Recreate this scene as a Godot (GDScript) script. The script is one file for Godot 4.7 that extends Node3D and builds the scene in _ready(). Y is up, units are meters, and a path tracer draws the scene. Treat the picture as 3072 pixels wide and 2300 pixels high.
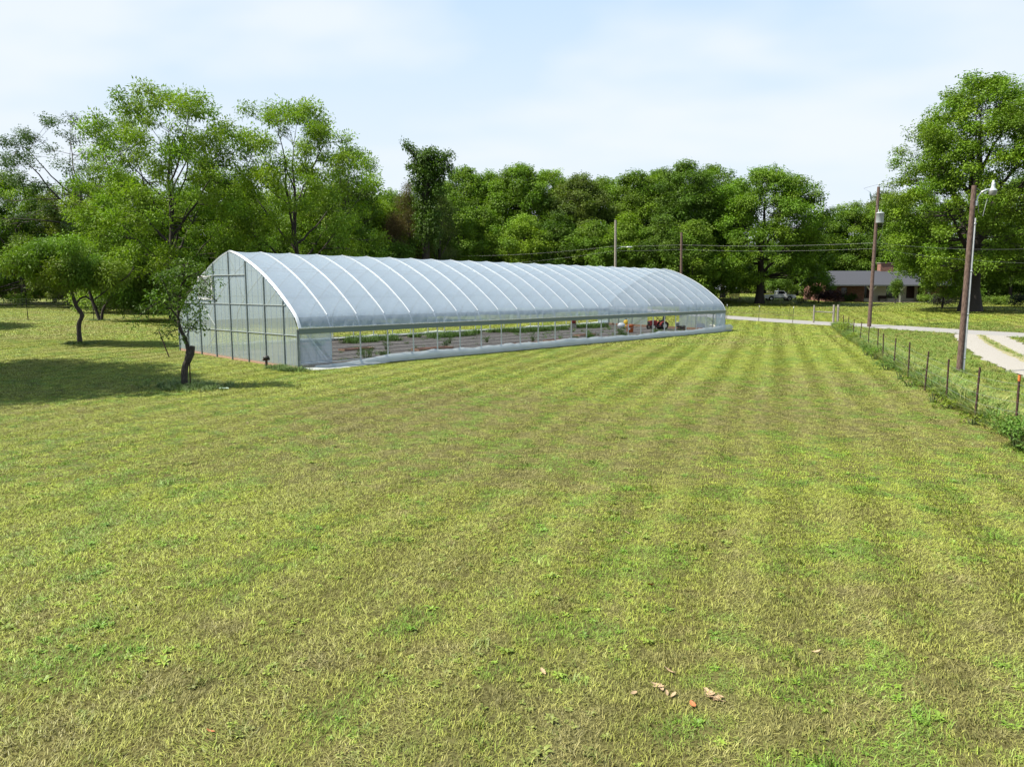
extends Node3D
# A hoop greenhouse on a mown lawn, trees behind it, a road, a ranch house and poles beyond the fence.

const EYE := Vector3(0, 3.5, 0)
const FOCAL := 2208.0            # in pixels of the 3072 x 2300 photograph
const PITCH := 0.126138          # radians below level
const GH := Vector3(-9.39, 0, -32.45)      # near corner of the greenhouse
const GU := Vector3(0.6726, 0, -0.7400)    # along its length
const GW := Vector3(-0.7400, 0, -0.6726)   # across it
const GLEN := 40.8
const GWID := 11.92
const BAYS := 25

var rng := RandomNumberGenerator.new()
var taken := {}
var n_big := FastNoiseLite.new()
var n_mid := FastNoiseLite.new()
var n_small := FastNoiseLite.new()
var n_tiny := FastNoiseLite.new()
const NTH := ["first", "second", "third", "fourth", "fifth", "sixth", "seventh", "eighth"]
var M := {}
var spray := {}
var road_line: Array = []
var drive_lines: Array = []

# ---------------------------------------------------------------- helpers
func sp(v: float, k: float) -> float:
	return k * log(1.0 + exp(minf(v / k, 40.0)))

func hgt(x: float, z: float) -> float:
	var r := Vector3(x, 0, z) - GH
	var s := r.dot(GW)
	var t := r.dot(GU)
	return 3.0 * (1.0 - exp(-0.03 * sp(s - 5.0, 3.0) / 3.0)) + 2.0 * (1.0 - exp(-sp(t - 44.0, 2.0) / 45.0))

func sight(px: float, py: float) -> Vector3:
	var d := Vector3((px - 1536.0) / FOCAL, -(py - 1150.0) / FOCAL, -1.0)
	return d.rotated(Vector3.RIGHT, -PITCH)

func gp(px: float, py: float) -> Vector3:   # the point of the ground seen there
	var r := sight(px, py)
	var t := 3.0
	var was := t
	while t < 500.0:
		var p := EYE + r * t
		if p.y < hgt(p.x, p.z):
			var lo := was
			var hi := t
			for k in 24:
				var m := (lo + hi) * 0.5
				p = EYE + r * m
				if p.y < hgt(p.x, p.z): hi = m
				else: lo = m
			p.y = hgt(p.x, p.z)
			return p
		was = t
		t *= 1.01
	return EYE + r * 500.0

func atd(px: float, py: float, depth: float) -> Vector3:
	var r := sight(px, py)
	return EYE + r * (-depth / r.z)

func on_ground(p: Vector3) -> Vector3:
	return Vector3(p.x, hgt(p.x, p.z), p.z)

func numbered(called: String) -> String:
	if not taken.has(called):
		taken[called] = 0
		return called
	taken[called] += 1
	return "%s_%03d" % [called, taken[called]]

func thing(called: String, label: String, category: String, at := Vector3.ZERO, turn := 0.0, group := "", kind := "") -> Node3D:
	var o := Node3D.new()
	o.name = numbered(called)
	add_child(o)
	o.position = at
	o.rotation.y = turn
	metas(o, label, category, group, kind)
	return o

func metas(o: Node, label: String, category := "", group := "", kind := "") -> void:
	if label: o.set_meta("label", label)
	if category: o.set_meta("category", category)
	if group: o.set_meta("group", group)
	if kind: o.set_meta("kind", kind)

func mesh_node(called: String, m: Mesh, material: Material, parent: Node = null) -> MeshInstance3D:
	var o := MeshInstance3D.new()
	o.mesh = m
	o.material_override = material
	if parent == null:
		o.name = numbered(called)
		add_child(o)
	else:
		o.name = called
		parent.add_child(o, true)
	return o

func part(called: String, st: SurfaceTool, material: Material, parent: Node = null) -> MeshInstance3D:
	st.generate_normals()
	return mesh_node(called, st.commit(), material, parent)

func surf() -> SurfaceTool:
	var st := SurfaceTool.new()
	st.begin(Mesh.PRIMITIVE_TRIANGLES)
	st.set_color(Color.WHITE)
	return st

func quad(st: SurfaceTool, a: Vector3, b: Vector3, c: Vector3, d: Vector3) -> void:   # clockwise from the front
	for p in [a, b, c, a, c, d]: st.add_vertex(p)

func quad_uv(st: SurfaceTool, ps: Array, us: Array) -> void:
	for k in [0, 1, 2, 0, 2, 3]:
		st.set_uv(us[k])
		st.add_vertex(ps[k])

func box(st: SurfaceTool, c: Vector3, size: Vector3, b := Basis.IDENTITY, chamfer := 0.0) -> void:
	st.set_smooth_group(-1)
	var h := size * 0.5
	var x := b.x
	var y := b.y
	var z := b.z
	if chamfer <= 0.0:
		for f in [[x, y, z, h.x, h.y, h.z], [-x, y, -z, h.x, h.y, h.z], [z, y, -x, h.z, h.y, h.x], [-z, y, x, h.z, h.y, h.x], [x, -z, y, h.x, h.z, h.y], [x, z, -y, h.x, h.z, h.y]]:
			var o: Vector3 = c + f[2] * f[5]
			var p: Vector3 = f[0] * f[3]
			var q: Vector3 = f[1] * f[4]
			quad(st, o - p + q, o + p + q, o + p - q, o - p - q)
		return
	var k := chamfer
	for f in [[x, y, z, h.x, h.y, h.z], [-x, y, -z, h.x, h.y, h.z], [z, y, -x, h.z, h.y, h.x], [-z, y, x, h.z, h.y, h.x], [x, -z, y, h.x, h.z, h.y], [x, z, -y, h.x, h.z, h.y]]:
		var o: Vector3 = c + f[2] * f[5]
		var p: Vector3 = f[0] * (f[3] - k)
		var q: Vector3 = f[1] * (f[4] - k)
		quad(st, o - p + q, o + p + q, o + p - q, o - p - q)
		var low: Vector3 = c + f[2] * (f[5] - k)
		var q2: Vector3 = f[1] * f[4]
		quad(st, low - p + q2, low + p + q2, o + p + q, o - p + q)
		if absf(f[2].dot(y)) < 0.5:
			var p2: Vector3 = f[0] * f[3]
			quad(st, o + p + q, low + p2 + q, low + p2 - q, o + p - q)
		else:
			quad(st, o + p - q, low + p - q2, low - p - q2, o - p - q)

func frame_of(dir: Vector3) -> Basis:
	var d := dir.normalized()
	var side := d.cross(Vector3.UP if absf(d.y) < 0.95 else Vector3.RIGHT).normalized()
	return Basis(side, d, side.cross(d))

func tube(st: SurfaceTool, pts: Array, radii: Array, sides := 8, cap := true) -> void:
	st.set_smooth_group(0)
	var rings := []
	var side := Vector3.ZERO
	for i in pts.size():
		var d: Vector3 = (pts[mini(i + 1, pts.size() - 1)] - pts[maxi(i - 1, 0)]).normalized()
		if side == Vector3.ZERO:
			side = d.cross(Vector3.UP if absf(d.y) < 0.9 else Vector3.RIGHT).normalized()
		side = (side - d * side.dot(d)).normalized()
		var up := d.cross(side)
		var r: float = radii[mini(i, radii.size() - 1)]
		var ring := []
		for k in sides:
			var a := TAU * k / sides
			ring.append(pts[i] + (side * cos(a) + up * sin(a)) * r)
		rings.append(ring)
	for i in rings.size() - 1:
		for k in sides:
			var n := (k + 1) % sides
			quad(st, rings[i][k], rings[i][n], rings[i + 1][n], rings[i + 1][k])
	if cap:
		st.set_smooth_group(-1)
		for e in [0, rings.size() - 1]:
			for k in range(1, sides - 1):
				var tri := [rings[e][0], rings[e][k + 1], rings[e][k]] if e == 0 else [rings[e][0], rings[e][k], rings[e][k + 1]]
				for p in tri: st.add_vertex(p)

func lathe(st: SurfaceTool, profile: Array, at := Vector3.ZERO, sides := 16, b := Basis.IDENTITY) -> void:   # profile: Vector2(radius, height) upwards
	st.set_smooth_group(0)
	for i in profile.size() - 1:
		for k in sides:
			var a0 := TAU * k / sides
			var a1 := TAU * (k + 1) / sides
			var f := func(p: Vector2, a: float) -> Vector3: return at + b * Vector3(cos(a) * p.x, p.y, sin(a) * p.x)
			var p0: Vector3 = f.call(profile[i], a0)
			var p1: Vector3 = f.call(profile[i], a1)
			var p2: Vector3 = f.call(profile[i + 1], a1)
			var p3: Vector3 = f.call(profile[i + 1], a0)
			quad(st, p0, p3, p2, p1)

func col(r: float, g: float, b: float) -> Color:
	return Color(r, g, b).linear_to_srgb()

func mat(c: Color, rough := 0.8, metal := 0.0, spec := 0.5) -> StandardMaterial3D:
	var m := StandardMaterial3D.new()
	m.albedo_color = c.linear_to_srgb()
	m.roughness = rough
	m.metallic = metal
	m.metallic_specular = spec
	return m

func noise(freq: float, seed_: int, octaves := 3, kind := FastNoiseLite.TYPE_SIMPLEX_SMOOTH) -> FastNoiseLite:
	var n := FastNoiseLite.new()
	n.noise_type = kind
	n.frequency = freq
	n.seed = seed_
	n.fractal_octaves = octaves
	return n

func noise_tex(n: FastNoiseLite, ramp: Array, size := 512, normal := false, bump := 4.0) -> NoiseTexture2D:
	var t := NoiseTexture2D.new()
	t.width = size
	t.height = size
	t.seamless = true
	t.noise = n
	t.generate_mipmaps = false
	if normal:
		t.as_normal_map = true
		t.bump_strength = bump
	elif ramp.size():
		var g := Gradient.new()
		var offs := PackedFloat32Array()
		var cols := PackedColorArray()
		for k in ramp.size():
			offs.append(ramp[k][0])
			cols.append(ramp[k][1].linear_to_srgb())
		g.offsets = offs
		g.colors = cols
		t.color_ramp = g
	return t

func textured(m: StandardMaterial3D, t: Texture2D, scale: float, world := true) -> StandardMaterial3D:
	m.albedo_texture = t
	m.uv1_triplanar = true
	m.uv1_world_triplanar = world
	m.uv1_scale = Vector3.ONE * scale
	return m

func copies(called: String, m: Mesh, material: Material, places: Array, tints: Array, parent: Node, kind := "stuff") -> MultiMeshInstance3D:
	var mm := MultiMesh.new()
	mm.transform_format = MultiMesh.TRANSFORM_3D
	mm.use_colors = true
	mm.mesh = m
	mm.instance_count = places.size()
	for i in places.size():
		mm.set_instance_transform(i, places[i])
		mm.set_instance_color(i, tints[i])
	var o := MultiMeshInstance3D.new()
	o.multimesh = mm
	o.material_override = material
	o.name = called
	parent.add_child(o, true)
	if kind: o.set_meta("kind", kind)
	return o

func rr(a: float, b: float) -> float:
	return rng.randf_range(a, b)

func rand_dir() -> Vector3:
	var y := rr(-1, 1)
	var a := rr(0, TAU)
	var r := sqrt(1.0 - y * y)
	return Vector3(cos(a) * r, y, sin(a) * r)

func rand_basis() -> Basis:
	return Basis(rand_dir(), rr(0, TAU))

# ---------------------------------------------------------------- materials
func leaf_mat(rough: float, glow: float) -> StandardMaterial3D:
	var m := mat(Color.WHITE, rough)
	m.vertex_color_use_as_albedo = true
	m.backlight_enabled = true
	m.backlight = Color(glow * 0.95, glow, glow * 0.55)
	return m

func make_materials() -> void:
	M.leaf = leaf_mat(0.55, 0.85)
	M.leaf.metallic_specular = 0.36
	M.blade = leaf_mat(0.6, 0.55)
	var bark := noise(0.06, 3, 4)
	M.bark = textured(mat(Color.WHITE, 0.95), noise_tex(bark, [[0.2, Color(0.014, 0.011, 0.009)], [0.55, Color(0.036, 0.03, 0.025)], [0.85, Color(0.075, 0.064, 0.054)]], 256), 0.7)
	M.bark.uv1_scale = Vector3(1.6, 0.35, 1.6)
	M.pole_wood = textured(mat(Color.WHITE, 0.9), noise_tex(noise(0.05, 8, 4), [[0.2, Color(0.04, 0.024, 0.018)], [0.5, Color(0.09, 0.057, 0.045)], [0.85, Color(0.17, 0.12, 0.1)]], 256), 1.0)
	M.pole_wood.uv1_scale = Vector3(2.6, 0.3, 2.6)
	M.grey_wood = textured(mat(Color.WHITE, 0.9), noise_tex(noise(0.05, 9, 4), [[0.2, Color(0.10, 0.09, 0.075)], [0.5, Color(0.22, 0.2, 0.17)], [0.85, Color(0.36, 0.34, 0.3)]], 256), 1.0)
	M.grey_wood.uv1_scale = Vector3(3.0, 0.4, 3.0)
	M.galv = textured(mat(Color.WHITE, 0.42, 0.75), noise_tex(noise(0.03, 12, 3), [[0.2, Color(0.42, 0.45, 0.46)], [0.8, Color(0.66, 0.69, 0.7)]], 256), 0.8)
	M.dull_galv = textured(mat(Color.WHITE, 0.5, 0.35), noise_tex(noise(0.03, 13, 3), [[0.2, Color(0.27, 0.31, 0.31)], [0.8, Color(0.45, 0.5, 0.5)]], 256), 0.8)
	M.film = mat(Color(0.385, 0.46, 0.55), 0.33, 0.0, 0.45)
	M.film.transparency = BaseMaterial3D.TRANSPARENCY_ALPHA
	M.film.albedo_texture = noise_tex(noise(0.02, 30, 4), [[0.2, Color(0.93, 0.95, 0.94)], [0.45, Color(0.98, 0.985, 0.985)], [0.85, Color(1, 1, 1)]], 512)
	M.film.uv1_triplanar = true
	M.film.uv1_world_triplanar = true
	M.film.uv1_scale = Vector3(0.4, 0.07, 0.4)
	M.film.albedo_color.a = 0.66
	M.film.backlight_enabled = true
	M.film.backlight = Color(0.8, 0.85, 0.9)
	M.film.normal_enabled = true
	var crease := noise(0.012, 31, 4)
	crease.fractal_type = FastNoiseLite.FRACTAL_RIDGED
	M.film.normal_texture = noise_tex(crease, [], 512, true, 6.0)
	M.film.normal_scale = 0.3
	M.hem = mat(Color(0.62, 0.65, 0.68), 0.4)
	M.hem.backlight_enabled = true
	M.hem.backlight = Color(0.4, 0.42, 0.44)
	M.roll = M.film.duplicate()
	M.roll.albedo_color = Color(0.66, 0.69, 0.68).linear_to_srgb()
	M.roll.albedo_color.a = 0.74
	M.roll.uv1_scale = Vector3(0.25, 1.6, 1.6)
	M.roll.normal_scale = 1.0
	M.roll.roughness = 0.28
	M.roll.metallic_specular = 0.5
	M.poly = mat(Color(0.23, 0.28, 0.275), 0.08)
	M.poly.transparency = BaseMaterial3D.TRANSPARENCY_ALPHA
	M.poly.albedo_color.a = 0.62
	M.poly.normal_enabled = true
	var flute := noise(0.03, 33, 3)
	M.poly.normal_texture = noise_tex(flute, [], 512, true, 3.0)
	M.poly.normal_scale = 0.08
	M.poly.uv1_scale = Vector3(3.0, 0.04, 1)
	M.drive_dirt = textured(mat(Color.WHITE, 1.0), noise_tex(noise(0.05, 25, 5), [[0.25, Color(0.13, 0.13, 0.035)], [0.5, Color(0.2, 0.18, 0.08)], [0.75, Color(0.27, 0.25, 0.2)]], 512), 0.35)
	M.stem = mat(Color(0.07, 0.10, 0.03), 0.8)
	M.hip = mat(Color(0.11, 0.15, 0.145), 0.3, 0.1)
	M.stud = textured(mat(Color.WHITE, 0.5, 0.2), noise_tex(noise(0.03, 13, 3), [[0.2, Color(0.10, 0.125, 0.125)], [0.8, Color(0.18, 0.215, 0.215)]], 256), 0.8)
	M.white_paint = textured(mat(Color.WHITE, 0.5), noise_tex(noise(0.02, 14, 3), [[0.2, Color(0.44, 0.45, 0.46)], [0.8, Color(0.56, 0.57, 0.58)]], 256), 0.9)
	M.truck_white = mat(Color(0.76, 0.77, 0.78), 0.25)
	M.truck_white.clearcoat_enabled = true
	M.cream = textured(mat(Color.WHITE, 0.7), noise_tex(noise(0.02, 15, 3), [[0.2, Color(0.66, 0.6, 0.49)], [0.8, Color(0.76, 0.7, 0.59)]], 256), 0.9)
	M.glass_dark = mat(Color(0.012, 0.014, 0.016), 0.06)
	M.black = mat(Color(0.014, 0.014, 0.015), 0.6)
	M.rubber = mat(Color(0.022, 0.022, 0.024), 0.85)
	M.chrome = mat(Color(0.7, 0.71, 0.72), 0.25, 0.9)
	M.dark_red_steel = textured(mat(Color.WHITE, 0.75, 0.2), noise_tex(noise(0.05, 16, 4), [[0.2, Color(0.02, 0.012, 0.012)], [0.5, Color(0.055, 0.028, 0.026)], [0.85, Color(0.12, 0.05, 0.04)]], 256), 2.0)
	M.wire = mat(Color(0.2, 0.21, 0.21), 0.5, 0.4)
	M.cable = mat(Color(0.16, 0.17, 0.18), 0.5, 0.2)
	M.orange = mat(Color(0.42, 0.105, 0.022), 0.5)
	M.red = mat(Color(0.22, 0.022, 0.022), 0.55)
	M.yellow = mat(Color(0.62, 0.4, 0.025), 0.45)
	M.terracotta = textured(mat(Color.WHITE, 0.9), noise_tex(noise(0.05, 17, 4), [[0.2, Color(0.10, 0.045, 0.03)], [0.8, Color(0.3, 0.14, 0.09)]], 256), 1.5)
	M.timber = textured(mat(Color.WHITE, 0.85), noise_tex(noise(0.05, 18, 4), [[0.2, Color(0.2, 0.12, 0.085)], [0.8, Color(0.38, 0.25, 0.18)]], 256), 1.0)
	M.cloth = textured(mat(Color.WHITE, 0.85), noise_tex(noise(0.03, 19, 5), [[0.2, Color(0.07, 0.062, 0.056)], [0.5, Color(0.125, 0.11, 0.1)], [0.8, Color(0.2, 0.18, 0.165)]], 512), 0.35)
	M.asphalt = textured(mat(Color.WHITE, 0.9), noise_tex(noise(0.05, 20, 5), [[0.2, Color(0.16, 0.157, 0.153)], [0.8, Color(0.23, 0.227, 0.223)]], 512), 0.4)
	M.gravel = textured(mat(Color.WHITE, 0.95), noise_tex(noise(0.09, 21, 5), [[0.2, Color(0.12, 0.105, 0.085)], [0.5, Color(0.235, 0.225, 0.205)], [0.8, Color(0.32, 0.31, 0.29)]], 512), 0.5)
	M.concrete = textured(mat(Color.WHITE, 0.9), noise_tex(noise(0.04, 22, 4), [[0.2, Color(0.17, 0.145, 0.12)], [0.8, Color(0.24, 0.215, 0.185)]], 256), 0.4)
	M.shingle = textured(mat(Color.WHITE, 0.9), noise_tex(noise(0.06, 23, 4), [[0.2, Color(0.022, 0.024, 0.032)], [0.8, Color(0.044, 0.048, 0.062)]], 512), 0.5)
	M.brick = textured(mat(Color.WHITE, 0.9), brick_tex(Color(0.20, 0.075, 0.052), Color(0.25, 0.2, 0.17)), 0.5)
	M.soil = textured(mat(Color.WHITE, 1.0), noise_tex(noise(0.06, 24, 5), [[0.2, Color(0.06, 0.052, 0.047)], [0.8, Color(0.14, 0.122, 0.11)]], 256), 0.8)
	M.litter = mat(Color(0.3, 0.215, 0.125), 0.8)
	M.litter_red = mat(Color(0.30, 0.10, 0.035), 0.7)
	M.foil = mat(Color(0.2, 0.28, 0.23), 0.45)
	# the ground under the grass: thatch and soil, tinted by patches in the vertex colours
	var thatch := noise(0.06, 40, 5)
	M.ground = textured(mat(Color.WHITE, 1.0, 0.0, 0.2), noise_tex(thatch, [[0.15, Color(0.42, 0.38, 0.34)], [0.45, Color(0.78, 0.76, 0.7)], [0.6, Color(1.0, 1.0, 0.95)], [0.85, Color(1.0, 0.94, 0.8)]], 1024), 0.31)
	M.ground.vertex_color_use_as_albedo = true

func brick_tex(c: Color, mortar: Color) -> ImageTexture:   # far brickwork, too small to tell the bricks apart
	var n := 256
	var im := Image.create(n, n, false, Image.FORMAT_RGB8)
	var r := RandomNumberGenerator.new()
	r.seed = 77
	im.fill(mortar.linear_to_srgb())
	var rows := 26
	for j in rows:
		var y0 := int(j * n / float(rows))
		var y1 := int((j + 1) * n / float(rows))
		for i in 9:
			var w := n / 9.0
			var x0 := int(i * w + (w * 0.5 if j % 2 else 0.0))
			var k := r.randf_range(0.55, 1.3)
			var cc := Color(c.r * k, c.g * k * r.randf_range(0.9, 1.15), c.b * k).linear_to_srgb()
			im.fill_rect(Rect2i(x0 % n, y0 + 1, int(w) - 2, y1 - y0 - 2), cc)
			if x0 + int(w) > n:
				im.fill_rect(Rect2i(0, y0 + 1, x0 + int(w) - n - 2, y1 - y0 - 2), cc)
	return ImageTexture.create_from_image(im)

# ---------------------------------------------------------------- lawn colours
func to_line(p: Vector2, line: Array) -> float:
	var best := 1e9
	for i in line.size() - 1:
		var a: Vector2 = line[i]
		var b: Vector2 = line[i + 1]
		var ab := b - a
		var k := clampf((p - a).dot(ab) / ab.length_squared(), 0.0, 1.0)
		best = minf(best, p.distance_to(a + ab * k))
	return best

func mower_lean(x: float, z: float) -> float:   # which way the last pass of the mower, along the boundary fence, laid the blades
	var q := x * 0.942 + z * 0.335
	return clampf((sin(q * 5.0 + n_big.get_noise_2d(x * 0.6, z * 0.6) * 0.7) * 0.6 + n_mid.get_noise_2d(q * 3.1, 400.0 + z * 0.02) * 1.1) * 1.6, -1.0, 1.0)

func lawn_color(x: float, z: float) -> Color:
	var b := n_big.get_noise_2d(x, z)
	var m := n_mid.get_noise_2d(x, z)
	var s := n_small.get_noise_2d(x, z)
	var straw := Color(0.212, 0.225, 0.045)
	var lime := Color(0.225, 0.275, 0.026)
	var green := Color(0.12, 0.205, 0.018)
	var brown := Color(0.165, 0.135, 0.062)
	# tint shifts from straw to lime, with less brown, towards the greenhouse; ragged edge
	var lime_bias := smoothstep(-28.0, -6.0, (Vector3(x, 0, z) - GH).dot(GW) + b * 14.0 + m * 6.0)
	var g := clampf(0.30 + lime_bias * 0.4 + b * 0.6 + m * 0.8, 0.0, 1.0)
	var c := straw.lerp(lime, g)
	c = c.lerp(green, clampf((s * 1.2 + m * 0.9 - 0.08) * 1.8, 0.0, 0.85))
	c = c.lerp(brown, clampf((-s * 1.1 - b * 0.6 - 0.2 - lime_bias * 0.25) * 1.8, 0.0, 0.55))
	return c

func bare(x: float, z: float) -> bool:   # where no lawn grows
	var r := Vector3(x, 0, z) - GH
	var s := r.dot(GW)
	var t := r.dot(GU)
	if t > -0.05 and t < GLEN + 0.1 and s > -0.15 and s < GWID + 0.1: return true
	if z < -45.0 or x > 15.0:
		var p := Vector2(x, z)
		if to_line(p, road_line) < 1.85: return true
		for l in drive_lines:
			if to_line(p, l[0]) < l[1] * 0.5: return true
	return false

func face(st: SurfaceTool, tri: Array, nrm: Vector3) -> void:   # wound so that its front looks along nrm
	var g: Vector3 = (tri[2] - tri[0]).cross(tri[1] - tri[0])
	for p in (tri if g.dot(nrm) > 0.0 else [tri[0], tri[2], tri[1]]):
		st.set_normal(nrm)
		st.add_vertex(p)

func blade_clump(blades: int, radius: float, tall: float, wide: float, seed_: int) -> ArrayMesh:
	var st := SurfaceTool.new()
	st.begin(Mesh.PRIMITIVE_TRIANGLES)
	var r := RandomNumberGenerator.new()
	r.seed = seed_
	for k in blades:
		var a := r.randf() * TAU
		var d := radius * sqrt(r.randf())
		var o := Vector3(cos(a) * d, -0.004, sin(a) * d)
		var turn := r.randf() * TAU
		var lean := Vector3(cos(turn), 0, sin(turn))
		var side := Vector3(-lean.z, 0, lean.x) * wide * r.randf_range(0.6, 1.3) * 0.5
		var h := tall * r.randf_range(0.45, 1.15)
		var out := h * r.randf_range(0.4, 2.2)
		var mid := o + Vector3(0, h * 0.75, 0) + lean * out * 0.45
		var tip := o + Vector3(0, h, 0) + lean * out
		var k1 := r.randf_range(0.55, 1.65)
		var c := Color(k1, k1, k1)
		if r.randf() < 0.22: c = Color(1.5, 1.15, 1.5)
		st.set_color(c)
		var nrm := (Vector3(0, 1, 0) + lean * -0.5 + Vector3(r.randf_range(-0.4, 0.4), 0, r.randf_range(-0.4, 0.4))).normalized()
		face(st, [o - side, mid - side * 0.9, mid + side * 0.9], nrm)
		face(st, [o - side, mid + side * 0.9, o + side], nrm)
		face(st, [mid - side * 0.9, tip, mid + side * 0.9], nrm)
	return st.commit()

func rosette(leaves: int, length: float, wide: float, seed_: int) -> ArrayMesh:
	var st := SurfaceTool.new()
	st.begin(Mesh.PRIMITIVE_TRIANGLES)
	var r := RandomNumberGenerator.new()
	r.seed = seed_
	for k in leaves:
		var a := TAU * (k + r.randf() * 0.7) / leaves
		var d := Vector3(cos(a), 0, sin(a))
		var l := length * r.randf_range(0.6, 1.2)
		var side := Vector3(-d.z, 0, d.x) * wide * r.randf_range(0.7, 1.2) * 0.5
		var up := r.randf_range(0.25, 0.8)
		var p0 := d * 0.004
		var p1 := d * l * 0.5 + Vector3(0, l * up * 0.7, 0)
		var p2 := d * l + Vector3(0, l * up * 0.6, 0)
		var k1 := r.randf_range(0.75, 1.25)
		st.set_color(Color(k1, k1, k1))
		for tri in [[p0, p1 + side, p1 - side], [p1 - side, p1 + side, p2]]:
			var nrm: Vector3 = (tri[1] - tri[0]).cross(tri[2] - tri[0]).normalized()
			face(st, tri, nrm if nrm.y > 0 else -nrm)
	return st.commit()

func sow(parent: Node, called: String, m: Mesh, z0: float, z1: float, per_m2: float, tint: Color, spread: float, thin := 0.0) -> void:
	var places := []
	var tints := []
	var step := 1.0 / sqrt(per_m2)
	var z := z0
	while z < z1:
		var edge := z * 0.74 + 1.5
		var x := -edge
		while x < edge:
			var px := x + rr(-0.5, 0.5) * step * 1.6
			var pz := -(z + rr(-0.5, 0.5) * step * 1.6)
			x += step
			if thin != 0.0 and n_small.get_noise_2d(px * 0.8 + 50.0, pz * 0.8) * 0.6 + n_mid.get_noise_2d(px, pz + 90.0) * 0.6 < thin + rr(-0.25, 0.25): continue
			if bare(px, pz): continue
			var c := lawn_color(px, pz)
			var k := rr(1.0 - spread, 1.0 + spread)
			var s := rr(0.65, 1.45)
			var lean := mower_lean(px, pz)
			var lie := Basis(Vector3(0.942, 0, 0.335), -0.13 * lean) * Basis(Vector3.RIGHT, Vector3(0.335 * lean * 0.5, 1.0, -0.942 * lean * 0.5), Vector3.BACK)
			places.append(Transform3D(lie * Basis(Vector3.UP, rr(0, TAU)).scaled(Vector3(s, s * rr(0.7, 1.2), s)), Vector3(px, hgt(px, pz), pz)))
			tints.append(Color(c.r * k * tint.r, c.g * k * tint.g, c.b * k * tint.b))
		z += step
	copies(called, m, M.blade, places, tints, parent)

func build_ground() -> void:
	var xs := []
	var zs := []
	var v := -420.0
	while v <= 420.0:
		xs.append(v)
		v += 1.0 if absf(v) < 60.0 else (4.0 if absf(v) < 130.0 else 20.0)
	v = 60.0
	while v >= -520.0:
		zs.append(v)
		v -= 1.0 if v < 2.0 and v > -90.0 else (4.0 if v > -160.0 else 20.0)
	var st := SurfaceTool.new()
	st.begin(Mesh.PRIMITIVE_TRIANGLES)
	for z in zs:
		for x in xs:
			var k := 1.0 + 0.25 * n_mid.get_noise_2d(x, z)
			st.set_color(Color(0.09 * k, 0.088 * k, 0.036 * k))   # dry thatch over earth
			st.add_vertex(Vector3(x, hgt(x, z), z))
	var n := xs.size()
	for j in zs.size() - 1:
		for i in n - 1:
			var a := j * n + i
			for k in [a, a + n, a + n + 1, a, a + n + 1, a + 1]: st.add_index(k)
	var o := part("ground", st, M.ground)
	o.set_meta("kind", "structure")

func ribbon(called: String, line: Array, wide: float, lift: float, material: Material, ragged := 0.0) -> void:
	var st := surf()
	st.set_smooth_group(0)
	var pts := []
	for i in line.size() - 1:
		var a: Vector2 = line[i]
		var b: Vector2 = line[i + 1]
		var n := maxi(1, int(a.distance_to(b) / 0.7))
		for k in n: pts.append(a.lerp(b, k / float(n)))
	pts.append(line[-1])
	var across := 5
	var rows := []
	for i in pts.size():
		var d: Vector2 = (pts[mini(i + 1, pts.size() - 1)] - pts[maxi(i - 1, 0)]).normalized()
		var side := Vector2(-d.y, d.x)
		var row := []
		for k in across + 1:
			var f: float = k / float(across) - 0.5
			var w := wide
			if k == 0 or k == across: w += rr(-ragged, ragged)
			var p: Vector2 = pts[i] + side * f * w
			row.append(Vector3(p.x, hgt(p.x, p.y) + lift + 0.03 * (0.25 - f * f) * 4.0, p.y))
		rows.append(row)
	for i in rows.size() - 1:
		for k in across:
			quad(st, rows[i][k], rows[i][k + 1], rows[i + 1][k + 1], rows[i + 1][k])
	var o := part(called, st, material)
	o.set_meta("kind", "structure")

# ---------------------------------------------------------------- foliage
func leaf_spray(count: int, radius: float, length: float, wide: float, droop: float, seed_: int) -> ArrayMesh:
	var st := SurfaceTool.new()
	st.begin(Mesh.PRIMITIVE_TRIANGLES)
	var r := RandomNumberGenerator.new()
	r.seed = seed_
	for k in count:
		var d := Vector3(r.randfn(), r.randfn() * 0.75, r.randfn()).normalized()
		var o := d * radius * pow(r.randf(), 0.45)
		var ax := (d + Vector3(r.randf_range(-0.8, 0.8), r.randf_range(-0.6, 0.5) - droop, r.randf_range(-0.8, 0.8))).normalized()
		var face := (Vector3(r.randf_range(-0.9, 0.9), 1.0, r.randf_range(-0.9, 0.9)) + d * 0.5).normalized()
		var side := ax.cross(face).normalized()
		if side.length() < 0.5: side = ax.cross(Vector3.RIGHT).normalized()
		face = side.cross(ax).normalized()
		var l := length * r.randf_range(0.65, 1.25)
		var w := wide * r.randf_range(0.7, 1.2) * 0.5
		var mid := o + ax * l * 0.45
		var tip := o + ax * l - face * l * 0.12
		var fold := face * w * 0.25
		var k1 := r.randf_range(0.78, 1.22)
		st.set_color(Color(k1, k1, k1 * r.randf_range(0.8, 1.1)))
		var left := mid + side * w + fold
		var right := mid - side * w + fold
		for tri in [[o, left, tip], [o, tip, right]]:
			var nrm: Vector3 = (tri[2] - tri[0]).cross(tri[1] - tri[0]).normalized()
			for p in tri:
				st.set_normal(nrm)
				st.add_vertex(p)
	return st.commit()

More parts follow.
